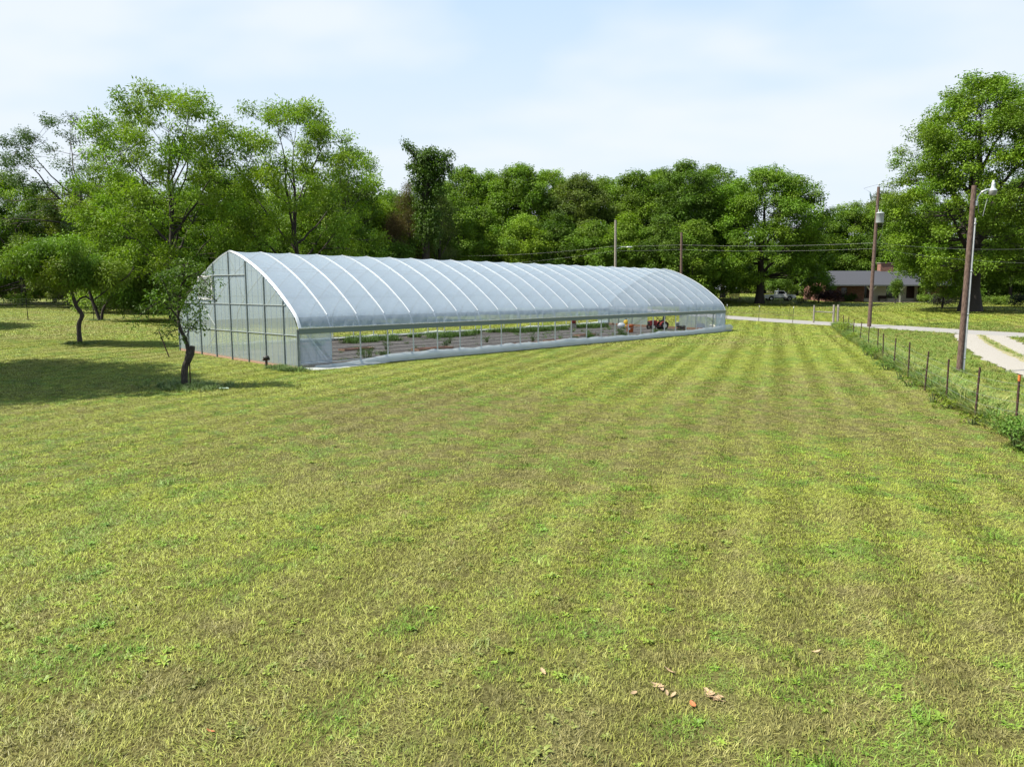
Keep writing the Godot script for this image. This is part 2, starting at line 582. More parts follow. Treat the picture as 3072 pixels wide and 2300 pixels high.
func fill_clumps(clumps: Array, size: float, per: float, tone: Color, places: Array, tints: Array, flat := 0.72, yellow := 0.25) -> void:
	# clumps: [centre, radius]; sprays fill them, denser towards the outside
	for c in clumps:
		var r: float = c[1]
		var n := int(per * r * r)
		var k0 := rr(0.78, 1.25)
		var yel := rr(0.0, yellow)
		for i in n:
			var d := rand_dir()
			if d.y < -0.3 and rng.randf() < 0.5: d.y = -d.y
			var reach := pow(rng.randf(), 0.36)
			if rng.randf() < 0.16: reach *= rr(1.0, 1.45)
			var p: Vector3 = c[0] + d * Vector3(r, r * flat, r) * reach
			var s := size * rr(0.7, 1.3)
			places.append(Transform3D(Basis(Vector3.UP, rr(0, TAU)).rotated(Vector3(rr(-1, 1), 0, rr(-1, 1)).normalized(), rr(-0.5, 0.5)).scaled(Vector3.ONE * s), p))
			var k := k0 * rr(0.8, 1.22)
			tints.append(Color(tone.r * k * (1.0 + yel * 1.4), tone.g * k * (1.0 + yel * 0.5), tone.b * k))

func limb(st: SurfaceTool, a: Vector3, b: Vector3, r0: float, r1: float, rise := 0.25, sides := 5) -> void:
	var l := a.distance_to(b)
	var mid := a.lerp(b, 0.5) + Vector3(rr(-0.08, 0.08), rise * rr(-0.25, 0.35), rr(-0.08, 0.08)) * l
	var pts := []
	var rad := []
	for k in 6:
		var f := k / 5.0
		pts.append(a.lerp(mid, f).lerp(mid.lerp(b, f), f))
		rad.append(lerpf(r0, r1, f))
	tube(st, pts, rad, sides, false)

func tree(called: String, label: String, base: Vector3, o: Dictionary, group := "", category := "tree") -> Node3D:
	# o: tall, rad, low (share of the height where the crown begins), clumps, cr (clump radius), per, tone, kind (spray), shape
	rng.seed = int(o.get("seed", int(absf(base.x * 131.0) + absf(base.z * 17.0))))
	var t := thing(called, label, category, base, 0.0, group)
	var tall: float = o.tall
	var rad: float = o.rad
	var low: float = o.get("low", 0.22)
	var cr: float = o.get("cr", 1.7)
	var tr: float = o.get("trunk", tall * 0.017)
	var peak: float = o.get("peak", 0.42)      # height in the crown where it is widest
	var lean := Vector3(rr(-0.03, 0.03), 0, rr(-0.03, 0.03)) * tall
	var st := surf()
	var pts := []
	var radii := []
	var top := tall * float(o.get("trunk_to", 0.82))
	for k in 9:
		var f := k / 8.0
		pts.append(Vector3(lean.x * f * f + rr(-0.12, 0.12) * minf(f * 3.0, 1.0), -0.15 + top * f, lean.z * f * f + rr(-0.12, 0.12) * minf(f * 3.0, 1.0)))
		radii.append(tr * (1.45 if k == 0 else 1.0) * pow(1.0 - f, 0.75) + 0.02)
	tube(st, pts, radii, 9, false)
	# main limbs that rise and spread, each a curve of points that twigs can leave from
	var nodes := []
	for k in range(2, 9):
		if pts[k].y > tall * low * 0.6: nodes.append([pts[k], radii[k]])
	var mains: int = o.get("mains", 8)
	for i in mains:
		var f0 := lerpf(low * 0.8 + 0.06, 0.62, (i + rng.randf() * 0.6) / mains)
		var fi := clampf(f0 * tall / top * 8.0, 0.5, 7.9)
		var s: Vector3 = (pts[int(fi)] as Vector3).lerp(pts[int(fi) + 1], fi - int(fi))
		var a := i * 2.39996 + rr(-0.6, 0.6)
		var reach := rad * rr(0.55, 0.8) * (1.0 - f0 * 0.45)
		var end := Vector3(s.x + cos(a) * reach, minf(s.y + reach * rr(0.5, 1.3) + tall * 0.08, tall * 0.92), s.z + sin(a) * reach)
		var bend := s.lerp(end, 0.5) + Vector3(rr(-0.12, 0.12), rr(-0.16, -0.02), rr(-0.12, 0.12)) * reach
		var r0: float = minf(float(radii[int(fi)]) * 0.62, tr * 0.5)
		var lp := []
		var lr := []
		for k in 8:
			var f := k / 7.0
			var wob := Vector3(rr(-1, 1), rr(-1, 1), rr(-1, 1)) * reach * 0.025
			lp.append(s.lerp(bend, f).lerp(bend.lerp(end, f), f) + (wob if k else Vector3.ZERO))
			lr.append(lerpf(r0, 0.03, pow(f, 0.8)))
			if k > 1: nodes.append([lp[k], lr[k]])
		tube(st, lp, lr, 6, false)
	var clumps := []
	var n: int = o.get("clumps", 55)
	for i in n:
		var v := pow((i + rng.randf()) / n, float(o.get("vbias", 0.85)))
		var e: float
		if v < peak: e = sqrt(maxf(0.0, 1.0 - pow((peak - v) / peak, 2.0) * (1.0 - float(o.get("skirt", 0.55)))))
		else: e = sqrt(maxf(0.0, 1.0 - pow((v - peak) / (1.0 - peak), float(o.get("dome", 2.0)))))
		var a := i * 2.39996 + rr(-0.5, 0.5)
		var d := rad * e * sqrt(rr(float(o.get("hollow", 0.15)), 1.0)) * rr(0.8, 1.12)
		var y := lerpf(tall * low, tall - cr * 0.6, v) + rr(-0.5, 0.5)
		var r := cr * rr(0.5, 1.3) * (0.8 if v > 0.85 else 1.0)
		var c := Vector3(cos(a) * maxf(0.0, d - r * 0.4) + lean.x * v, y, sin(a) * maxf(0.0, d - r * 0.4) + lean.z * v)
		clumps.append([c, r])
		if rng.randf() < float(o.get("limbs", 0.7)):
			var best = nodes[0]
			var near := 1e9
			for q in nodes:
				var far: float = (q[0] as Vector3).distance_to(c) + maxf(0.0, q[0].y - c.y) * 1.5
				if far < near:
					near = far
					best = q
			var r0: float = minf(float(best[1]) * 0.6, 0.02 + near * 0.011)
			limb(st, best[0], c, r0, 0.012, 0.2, 4)
			for j in int(o.get("twigs", 2)):
				var q: Vector3 = c + rand_dir() * r * 0.85
				limb(st, (best[0] as Vector3).lerp(c, rr(0.6, 0.9)), q, r0 * 0.4, 0.01, 0.1, 4)
	part("trunk", st, M.bark, t)
	var places := []
	var tints := []
	fill_clumps(clumps, o.get("size", 1.0), o.get("per", 9.0), o.tone, places, tints, o.get("flat", 0.7), o.get("yellow", 0.25))
	copies("crown", spray[o.get("kind", "oak")], M.leaf, places, tints, t)
	return t

func tree_px(called: String, label: String, cx: float, top: float, half: float, depth: float, o: Dictionary, group := "", category := "tree") -> Node3D:
	var p := atd(cx, top, depth)
	var g := hgt(p.x, p.z)
	o.tall = p.y - g
	o.rad = half * depth / FOCAL
	return tree(called, label, Vector3(p.x, g, p.z), o, group, category)

func bush(called: String, label: String, base: Vector3, rx: float, tall: float, tone: Color, size: float, per: float, kind := "small", group := "", category := "bush") -> void:
	var t := thing(called, label, category, base, 0.0, group)
	var st := surf()
	var clumps := []
	for k in 9:
		var a := k * 2.4
		var d := rx * 0.62 * sqrt((k + 0.3) / 9.0)
		var c := Vector3(cos(a) * d, tall * rr(0.35, 0.68), sin(a) * d)
		clumps.append([c, rx * rr(0.38, 0.52)])
		tube(st, [Vector3(cos(a) * 0.05, -0.03, sin(a) * 0.05), c * Vector3(0.6, 0.6, 0.6), c], [0.02, 0.014, 0.006], 5, false)
	part("stem", st, M.stem, t)
	var places := []
	var tints := []
	fill_clumps(clumps, size, per, tone, places, tints, tall / rx * 0.62, 0.15)
	copies("foliage", spray[kind], M.leaf, places, tints, t)

# a small tree whose limbs and leaf masses are laid out one by one: limbs are [radius0, radius1, points...], masses [centre, radius]
func laid_tree(called: String, label: String, base: Vector3, limbs: Array, masses: Array, o: Dictionary, group := "") -> Node3D:
	rng.seed = int(o.seed)
	var t := thing(called, label, "tree", base, 0.0, group)
	var st := surf()
	for l in limbs:
		var pts := []
		for k in range(2, l.size()): pts.append(l[k] - base)
		var smooth := []
		var rad := []
		for i in pts.size() - 1:
			for k in 4:
				var f := k / 4.0
				var p0: Vector3 = pts[maxi(i - 1, 0)]
				var p3: Vector3 = pts[mini(i + 2, pts.size() - 1)]
				smooth.append((pts[i] as Vector3).cubic_interpolate(pts[i + 1], p0, p3, f))
				rad.append(lerpf(l[0], l[1], (i + f) / (pts.size() - 1.0)) * rr(0.92, 1.08))
		smooth.append(pts[-1])
		rad.append(l[1])
		tube(st, smooth, rad, 8, true)
	var clumps := []
	for m in masses:
		var c: Vector3 = m[0] - base
		clumps.append([c, m[1]])
		var best: Vector3 = c
		var far := 1e9
		for l in limbs:
			for k in range(3, l.size()):
				var q: Vector3 = l[k] - base
				if q.distance_to(c) < far:
					far = q.distance_to(c)
					best = q
		limb(st, best, c, 0.018, 0.006, 0.1, 4)
		for j in 3: limb(st, best.lerp(c, 0.7), c + rand_dir() * float(m[1]) * 0.9, 0.009, 0.004, 0.1, 4)
	part("trunk", st, M.bark, t)
	var places := []
	var tints := []
	fill_clumps(clumps, o.size, o.per, o.tone, places, tints, o.get("flat", 0.75), o.get("yellow", 0.3))
	copies("crown", spray[o.kind], M.leaf, places, tints, t)
	return t

# ---------------------------------------------------------------- greenhouse
func arch(f: float) -> Vector2:   # f 0..1 over the front half, 1..2 over the back half: (across, height)
	var p := [Vector2(0, 1.815), Vector2(0.24, 2.28), Vector2(0.68, 2.70), Vector2(1.22, 3.12), Vector2(1.92, 3.62), Vector2(2.75, 4.13), Vector2(3.6, 4.56), Vector2(4.45, 4.92), Vector2(5.25, 5.2), Vector2(5.96, 5.37)]
	var back := f > 1.0
	var g := (2.0 - f if back else f) * 9.0
	var i := clampi(int(g), 0, 8)
	var q: Vector2 = (p[i] as Vector2).cubic_interpolate(p[i + 1], p[maxi(i - 1, 0)], p[mini(i + 2, 9)], g - i)
	if back: q.x = GWID - q.x
	return q

func arch_height(across: float) -> float:
	var lo := 0.0
	var hi := 1.0
	var a := minf(across, GWID - across)
	for k in 24:
		var m := (lo + hi) * 0.5
		if arch(m).x < a: lo = m
		else: hi = m
	return arch(lo).y

func gpos(t: float, s: float) -> Vector3:
	var p := GH + GU * t + GW * s
	return Vector3(p.x, hgt(p.x, p.z), p.z)

func gy(t: float, s: float) -> float:
	return gpos(t, s).y

func pipe(t: Node, called: String, a: Vector3, b: Vector3, r: float, m: Material, sides := 8) -> MeshInstance3D:
	var st := surf()
	tube(st, [a, b], [r], sides)
	return part(called, st, m, t)

func build_greenhouse() -> void:
	rng.seed = 11
	var t := thing("greenhouse", "long hoop greenhouse with a milky plastic roof and panelled end wall", "greenhouse", GH, 0.0)
	t.basis = Basis(GU.normalized(), Vector3.UP, -GW.normalized())
	# local axes: x along, y up, z = -across
	var bay := GLEN / BAYS
	# hoops, side posts
	var hoop := surf()
	var hp := []
	for k in 37:
		var q := arch(k / 18.0)
		hp.append(Vector3(0, q.y, -q.x))
	tube(hoop, hp, [0.034], 8)
	hoop.generate_normals()
	var hoop_mesh := hoop.commit()
	for i in BAYS + 1:
		var h := mesh_node("hoop", hoop_mesh, M.galv, t)
		h.position = Vector3(i * bay, 0, 0)
		for s in [0.0, GWID]:
			pipe(t, "side_post", Vector3(i * bay, gy(i * bay, s) - 0.05, -s), Vector3(i * bay, 1.83, -s), 0.036, M.dull_galv)
	# purlins inside the roof
	for f in [0.36, 0.68, 1.0, 1.32, 1.64]:
		var q := arch(f)
		pipe(t, "purlin", Vector3(0.03, q.y - 0.07, -q.x), Vector3(GLEN - 0.03, q.y - 0.07, -q.x), 0.022, M.galv, 6)
	# wind braces in the end bays of the roof
	for e in [[0.0, 1.0], [GLEN, -1.0]]:
		for half in [0, 1]:
			var st := surf()
			var pts := []
			for k in 9:
				var f := lerpf(0.93, 0.3, k / 8.0)
				if half: f = 2.0 - f
				var q := arch(f)
				pts.append(Vector3(e[0] + e[1] * bay * (0.05 + k * 0.245), q.y - 0.06, -q.x))
			tube(st, pts, [0.02], 6)
			part("roof_brace", st, M.galv, t)
	# roof film: one sheet that sinks a little between the hoops
	var film := surf()
	film.set_smooth_group(0)
	var per := 6
	var rows := []
	for i in BAYS * per + 1:
		var x := i * bay / per
		var ph := (i % per) / float(per)
		var sag := sin(ph * PI)
		var row := []
		for k in 49:
			var f := lerpf(-0.012, 2.012, k / 48.0)
			var fc := clampf(f, 0.0, 2.0)
			var q := arch(fc)
			var ahead := arch(clampf(fc + 0.01, 0.0, 2.0)) - arch(clampf(fc - 0.01, 0.0, 2.0))
			var nrm := Vector2(-ahead.y, ahead.x).normalized()
			var low := minf(fc, 2.0 - fc)
			# loose folds that fan out from the foot of each hoop
			var fold := 0.0
			if low < 0.3:
				var g := (0.3 - low) / 0.3
				fold = 0.034 * g * sin(low * 60.0 + absf(ph - 0.5) * 16.0 + float(int(i / per) % 7))
			var off := 0.04 - sag * 0.055 * smoothstep(0.0, 0.3, low) + fold * sag + 0.006 * n_small.get_noise_2d(x * 3.0, fc * 30.0)
			q += nrm * off
			row.append(Vector3(x, q.y, -q.x))
		rows.append(row)
	for i in rows.size() - 1:
		for k in 48: quad(film, rows[i][k], rows[i][k + 1], rows[i + 1][k + 1], rows[i + 1][k])
	part("roof_film", film, M.film, t)
	# white strips where the film lies on the hoops
	for i in BAYS + 1:
		var st := surf()
		var wide := 0.027 if i > 0 and i < BAYS else 0.07
		var inn := 1.0 if i == 0 else (-1.0 if i == BAYS else 0.0)
		var pr := []
		for k in 41:
			var f := lerpf(0.13, 1.87, k / 40.0) if inn == 0.0 else lerpf(0.0, 2.0, k / 40.0)
			var q := arch(f)
			var ahead := arch(minf(f + 0.01, 2.0)) - arch(maxf(f - 0.01, 0.0))
			var nrm := Vector2(-ahead.y, ahead.x).normalized()
			q += nrm * 0.056
			pr.append(Vector3(i * bay + inn * 0.03, q.y, -q.x))
		st.set_smooth_group(0)
		for k in 40:
			var a := Vector3(wide, 0, 0)
			quad(st, pr[k] - a, pr[k + 1] - a, pr[k + 1] + a, pr[k] + a)
		part("film_strip", st, M.hem, t)
	# hip boards, channels and ends along both eaves
	for s in [[0.0, 1.0], [GWID, -1.0]]:
		var st := surf()
		box(st, Vector3(GLEN * 0.5, 1.685, -s[0] + s[1] * 0.055), Vector3(GLEN + 0.1, 0.22, 0.035), Basis.IDENTITY, 0.006)
		part("hip_board", st, M.hip, t)
		var ch := surf()
		box(ch, Vector3(GLEN * 0.5, 1.825, -s[0] + s[1] * 0.065), Vector3(GLEN + 0.14, 0.045, 0.045), Basis.IDENTITY, 0.008)
		part("lock_channel", ch, M.galv, t)
		pipe(t, "base_rail", Vector3(0, 0.24 + gy(2, s[0]), -s[0] + s[1] * 0.05), Vector3(GLEN, 0.24 + gy(38, s[0]), -s[0] + s[1] * 0.05), 0.022, M.galv, 6)
		var bb := surf()
		box(bb, Vector3(GLEN * 0.5, 0.06 + gy(20, s[0]), -s[0] + s[1] * 0.02), Vector3(GLEN, 0.22, 0.04))
		part("baseboard", bb, M.grey_wood, t)
	# film corner panels beside the end walls, each with a diagonal brace
	for e in [0.0, GLEN - bay]:
		for s in [[0.0, 1.0], [GWID, -1.0]]:
			var st := surf()
			st.set_smooth_group(0)
			var n := 12
			for i in n:
				var grid := []
				for j in [0, 1]:
					for k in 7:
						var x: float = e + (i + j) * bay / n
						var y: float = lerpf(gy(e, s[0]) + 0.18, 1.62, k / 6.0)
						grid.append(Vector3(x, y, -s[0] + s[1] * (0.05 + 0.02 * sin((i + j) * 1.9 + k * 0.8) * (1.0 - k / 8.0))))
				for k in 6: quad(st, grid[k], grid[k + 1], grid[k + 8], grid[k + 7])
			part("corner_film", st, M.film, t)
			var up: bool = e == 0.0
			pipe(t, "corner_brace", Vector3(e + (0.35 if up else bay * 0.75), 1.6, -s[0]), Vector3(e + (bay * 0.72 if up else 0.3), 0.2 + gy(e, s[0]), -s[0]), 0.024, M.galv)
	# end walls
	var studs := [0.0, 1.1, 2.72, 4.35, 6.0, 7.62, 9.3, 10.8, GWID]
	for e in [0, 1]:
		var x := 0.0 if e == 0 else GLEN
		var out := -1.0 if e == 0 else 1.0
		for i in studs.size():
			var s: float = studs[i]
			var top := arch_height(s) if s > 0.01 and s < GWID - 0.01 else 1.8
			if e == 1 and i in [3, 4, 5]:
				pipe(t, "end_stud", Vector3(x, 2.85, -s), Vector3(x, top, -s), 0.04, M.stud)
				continue
			pipe(t, "end_stud", Vector3(x + out * 0.09, gy(x, s) - 0.05, -s), Vector3(x + out * 0.09, top - 0.02, -s), 0.042, M.stud)
		for i in studs.size() - 1:
			var s0: float = studs[i] + 0.01
			var s1: float = studs[i + 1] - 0.01
			var st := surf()
			st.set_smooth_group(0)
			var n := 10
			var open_: bool = e == 1 and i in [3, 4]
			for k in n:
				var a := lerpf(s0, s1, k / float(n))
				var b := lerpf(s0, s1, (k + 1) / float(n))
				var ya := 2.85 if open_ else gy(x, a) + 0.12
				var yb := 2.85 if open_ else gy(x, b) + 0.12
				var ha := maxf(arch_height(a) - 0.03, ya + 0.01)
				var hb := maxf(arch_height(b) - 0.03, yb + 0.01)
				var z := x + out * 0.075
				quad_uv(st, [Vector3(z, ya, -a), Vector3(z, ha, -a), Vector3(z, hb, -b), Vector3(z, yb, -b)], [Vector2(a, ya), Vector2(a, ha), Vector2(b, hb), Vector2(b, yb)])
			var wp := part("wall_panel", st, M.poly if e == 0 else M.film, t)
			if e == 0:
				for k in 4:
					var sx := lerpf(s0, s1, (k + rr(0.3, 0.7)) / 4.0)
					var fl := surf()
					var y0 := gy(x, sx) + 0.14
					var y1 := arch_height(sx) - 0.06
					box(fl, Vector3(x - 0.082, (y0 + y1) * 0.5, -sx), Vector3(0.006, y1 - y0, rr(0.008, 0.022)))
					part("flute", fl, M.film, wp)
		for y in [1.5, 2.82]:
			var s_in := 0.02 if y < 1.8 else 0.9
			pipe(t, "end_rail", Vector3(x + out * 0.08, y, -s_in), Vector3(x + out * 0.08, y, -(GWID - s_in)), 0.034, M.stud)
		pipe(t, "door_header", Vector3(x + out * 0.09, 4.22, -4.35), Vector3(x + out * 0.09, 4.22, -7.62), 0.04, M.stud)
		if e == 0:
			pipe(t, "wall_brace", Vector3(0.0, 1.6, -7.7), Vector3(0.0, 2.78, -9.2), 0.03, M.galv)
			pipe(t, "wall_brace", Vector3(0.0, 1.4, -7.7), Vector3(0.0, 0.3, -9.1), 0.03, M.galv)
			# louvred vent high in the wall
			var fr := surf()
			for b in [[-8.5, 3.05, 1.5, 0.07], [-8.5, 4.2, 1.5, 0.07]]: box(fr, Vector3(-0.1, b[1], b[0]), Vector3(0.06, b[3], b[2]))
			for b in [-7.78, -9.22]: box(fr, Vector3(-0.1, 3.625, b), Vector3(0.06, 1.08, 0.06))
			var vent := part("vent", fr, M.white_paint, t)
			for k in 9:
				var sl := surf()
				box(sl, Vector3(-0.1, 3.62, -7.9 - k * 0.15), Vector3(0.02, 1.06, 0.1), Basis(Vector3.UP, 0.5))
				part("slat", sl, M.dull_galv, vent)
		var sill := surf()
		var b0 := Vector3(x + out * 0.05, 0.07 + gy(x, 0.1), 0.02)
		var b1 := Vector3(x + out * 0.05, 0.07 + gy(x, GWID), -GWID)
		box(sill, (b0 + b1) * 0.5, Vector3(0.045, 0.2, b0.distance_to(b1)), Basis(Vector3.UP, 0).rotated(Vector3.RIGHT, atan2(b1.y - b0.y, b0.z - b1.z)))
		part("sill_board", sill, M.timber, t)
	# the side curtains lie rolled up along the ground outside both long sides
	for s in [[0.0, 1.0], [GWID, -1.0]]:
		var st := surf()
		st.set_smooth_group(0)
		var prev := []
		for i in 165:
			var x := lerpf(0.55, GLEN + 0.25, i / 164.0)
			var r := (0.2 if s[1] > 0.0 else 0.11) + 0.06 * n_mid.get_noise_2d(x * 0.6, 5.0) + 0.025 * n_small.get_noise_2d(x * 0.8, 9.0)
			if i < 26: r *= lerpf(0.35, 1.0, smoothstep(0.0, 25.0, i))
			if i > 158: r *= 1.25
			var ring := []
			var lean := 0.04 * n_mid.get_noise_2d(x * 3.0, 40.0)
			for k in 14:
				var a := TAU * k / 14.0
				var q := 1.0 + 0.16 * n_small.get_noise_2d(x * 5.0 + s[0], k * 7.0)
				var y := r * 1.05 + sin(a) * r * q * 1.08
				ring.append(Vector3(x, maxf(0.015, y) + gy(x, s[0]), -s[0] + s[1] * (0.34 + lean + cos(a) * r * q * 1.15)))
			if prev.size():
				for k in 14: quad(st, prev[k], prev[(k + 1) % 14], ring[(k + 1) % 14], ring[k])
			prev = ring
		part("rolled_curtain", st, M.roll, t)
		if s[1] < 0.0: continue
		# the loose end of the curtain spread on the grass at the corner
		var fl := surf()
		fl.set_smooth_group(0)
		var g := []
		for i in 31:
			var row := []
			for k in 9:
				var x := lerpf(0.05, 6.6, i / 30.0)
				var w := lerpf(0.95, 0.25, smoothstep(0.15, 1.0, i / 30.0)) * (0.6 + 0.4 * smoothstep(0.0, 0.15, i / 30.0))
				var z := 0.1 + w * k / 8.0
				row.append(Vector3(x, 0.03 + 0.26 * exp(-pow((k - 3.0) / 3.2, 2.0)) * (0.25 + 0.75 * i / 30.0) + 0.035 * n_small.get_noise_2d(x * 6.0, z * 14.0) * (0.4 + k * 0.1), z))
			g.append(row)
		for i in 30:
			for k in 8: quad(fl, g[i][k], g[i][k + 1], g[i + 1][k + 1], g[i + 1][k])
		part("curtain_flap", fl, M.roll, t)

func build_greenhouse_floor() -> void:
	rng.seed = 12
	# woven cloth in lengths laid side by side, with gaps of soil
	var so := surf()
	so.set_smooth_group(0)
	for i in 41:
		for k in 12:
			var ps := []
			for c in [[0, 0], [0, 1], [1, 1], [1, 0]]:
				var p := gpos((i + c[0]) * GLEN / 41.0, (k + c[1]) * GWID / 12.0)
				ps.append(p + Vector3(0, 0.008, 0))
			quad(so, ps[0], ps[1], ps[2], ps[3])
	part("greenhouse_soil", so, M.soil).set_meta("kind", "structure")
	for k in 5:
		var st := surf()
		st.set_smooth_group(0)
		var s0 := 0.35 + k * 1.82
		var n := 80
		var rows := []
		for i in n + 1:
			var row := []
			for j in 5:
				var tt := lerpf(0.4, GLEN - 0.4, i / float(n))
				var s := s0 + 1.785 * j / 4.0 + 0.03 * n_mid.get_noise_2d(tt * 3.0, k * 9.0)
				row.append(gpos(tt, s) + Vector3(0, 0.022 + 0.012 * n_small.get_noise_2d(tt * 4.0, s * 4.0), 0))
			rows.append(row)
		for i in n:
			for j in 4: quad(st, rows[i][j], rows[i][j + 1], rows[i + 1][j + 1], rows[i + 1][j])
		var o := part("ground_cloth", st, M.cloth)
		metas(o, "%s length of faded grey weed cloth from the front greenhouse posts" % NTH[k], "ground cloth", "weed cloth lengths in the greenhouse")
	# drip lines
	for k in 4:
		var st := surf()
		var pts := []
		for i in 30: pts.append(gpos(lerpf(1.0, 39.0, i / 29.0), 0.35 + (k + 1) * 1.82 - 0.04 + 0.05 * n_mid.get_noise_2d(i * 4.0, k * 30.0)) + Vector3(0, 0.045, 0))
		tube(st, pts, [0.009], 5)
		metas(part("drip_hose", st, M.black), "%s thin black drip hose from the front greenhouse posts" % NTH[k], "hose", "drip hoses on the greenhouse floor")
	# timber edged beds of earth
	for b in [[4.9, 0.9, 0.5, 1.4], [11.0, 3.6, 0.7, 2.6], [17.5, 2.4, 0.6, 3.4], [21.6, 2.7, 0.6, 2.4], [7.5, 6.2, 0.6, 2.0], [27.5, 4.8, 0.6, 2.0]]:
		var at := gpos(b[0], b[1])
		var t := thing("garden_bed", "low bed of reddish earth edged with boards on the grey cloth", "garden bed", at, 0.0, "earth beds in the greenhouse")
		t.basis = Basis(GU.normalized(), Vector3.UP, -GW.normalized())
		var e := surf()
		e.set_smooth_group(0)
		var n := 9
		for i in n:
			for j in 5:
				var ps := []
				for c in [[0, 0], [0, 1], [1, 1], [1, 0]]:
					var u: float = (i + c[0]) / float(n)
					var v: float = (j + c[1]) / 5.0
					ps.append(Vector3((u - 0.5) * b[3], 0.05 + 0.09 * sin(PI * u) * sin(PI * v) + 0.02 * n_small.get_noise_2d(u * 40.0, v * 30.0 + b[0]), (0.5 - v) * b[2]))
				quad(e, ps[0], ps[1], ps[2], ps[3])
		part("earth", e, M.terracotta, t)
		for sgn in [-1.0, 1.0]:
			var bd := surf()
			box(bd, Vector3(0, 0.06, sgn * b[2] * 0.52), Vector3(b[3], 0.14, 0.035), Basis.IDENTITY, 0.004)
			part("board", bd, M.timber, t)
			var bo := surf()
			box(bo, Vector3(sgn * (b[3] * 0.5 + 0.02), 0.06, 0), Vector3(0.035, 0.139, b[2] * 1.05), Basis.IDENTITY, 0.004)
			part("board", bo, M.timber, t)
	# weeds along the back side and between the cloths
	var w := thing("weeds", "tall green weeds growing along the back side of the greenhouse", "weeds", Vector3.ZERO, 0.0, "", "stuff")
	var places := []
	var tints := []
	for i in 1500:
		var tt := rr(0.6, GLEN - 0.6)
		var back := rng.randf() < 0.72
		var s := rr(9.6, 11.7) if back else rr(0.5, 9.5)
		if not back and n_mid.get_noise_2d(tt * 0.9, s * 0.9 + 33.0) < 0.12 - clampf((tt - 16.0) / 60.0, 0.0, 0.3): continue
		if back and n_mid.get_noise_2d(tt * 0.5, s * 0.6 + 70.0) < -0.02: continue
		var k := rr(0.7, 1.3)
		var sc := rr(0.5, 1.2) * (1.0 if back else 0.6)
		places.append(Transform3D(Basis(Vector3.UP, rr(0, TAU)).scaled(Vector3(sc, sc * rr(0.7, 1.2), sc)), gpos(tt, s)))
		tints.append(Color(0.085 * k, 0.165 * k, 0.02 * k))
	copies("weed_clump", blade_clump(26, 0.2, 0.34, 0.02, 71), M.blade, places, tints, w)
	# vegetable plants
	for b in [[4.1, 0.75, 0.75, 0.5], [5.6, 1.1, 0.5, 0.4], [12.6, 4.2, 0.6, 0.3], [14.6, 6.0, 0.8, 0.3], [20.0, 3.6, 0.85, 0.3], [23.8, 1.6, 0.5, 0.45], [9.0, 5.4, 0.6, 0.28], [25.5, 3.0, 0.6, 0.35], [28.5, 2.0, 0.5, 0.4], [30.5, 3.6, 0.55, 0.4], [17.0, 5.0, 0.6, 0.3], [32.5, 1.5, 0.5, 0.4]]:
		rng.seed = int(b[0] * 100)
		bush("vegetable_plant", "leafy green vegetable plant growing through the grey cloth", gpos(b[0], b[1]), b[3], b[2], Color(0.07, 0.15, 0.025), 0.55, 130.0, "tiny", "vegetable plants in the greenhouse", "plant")

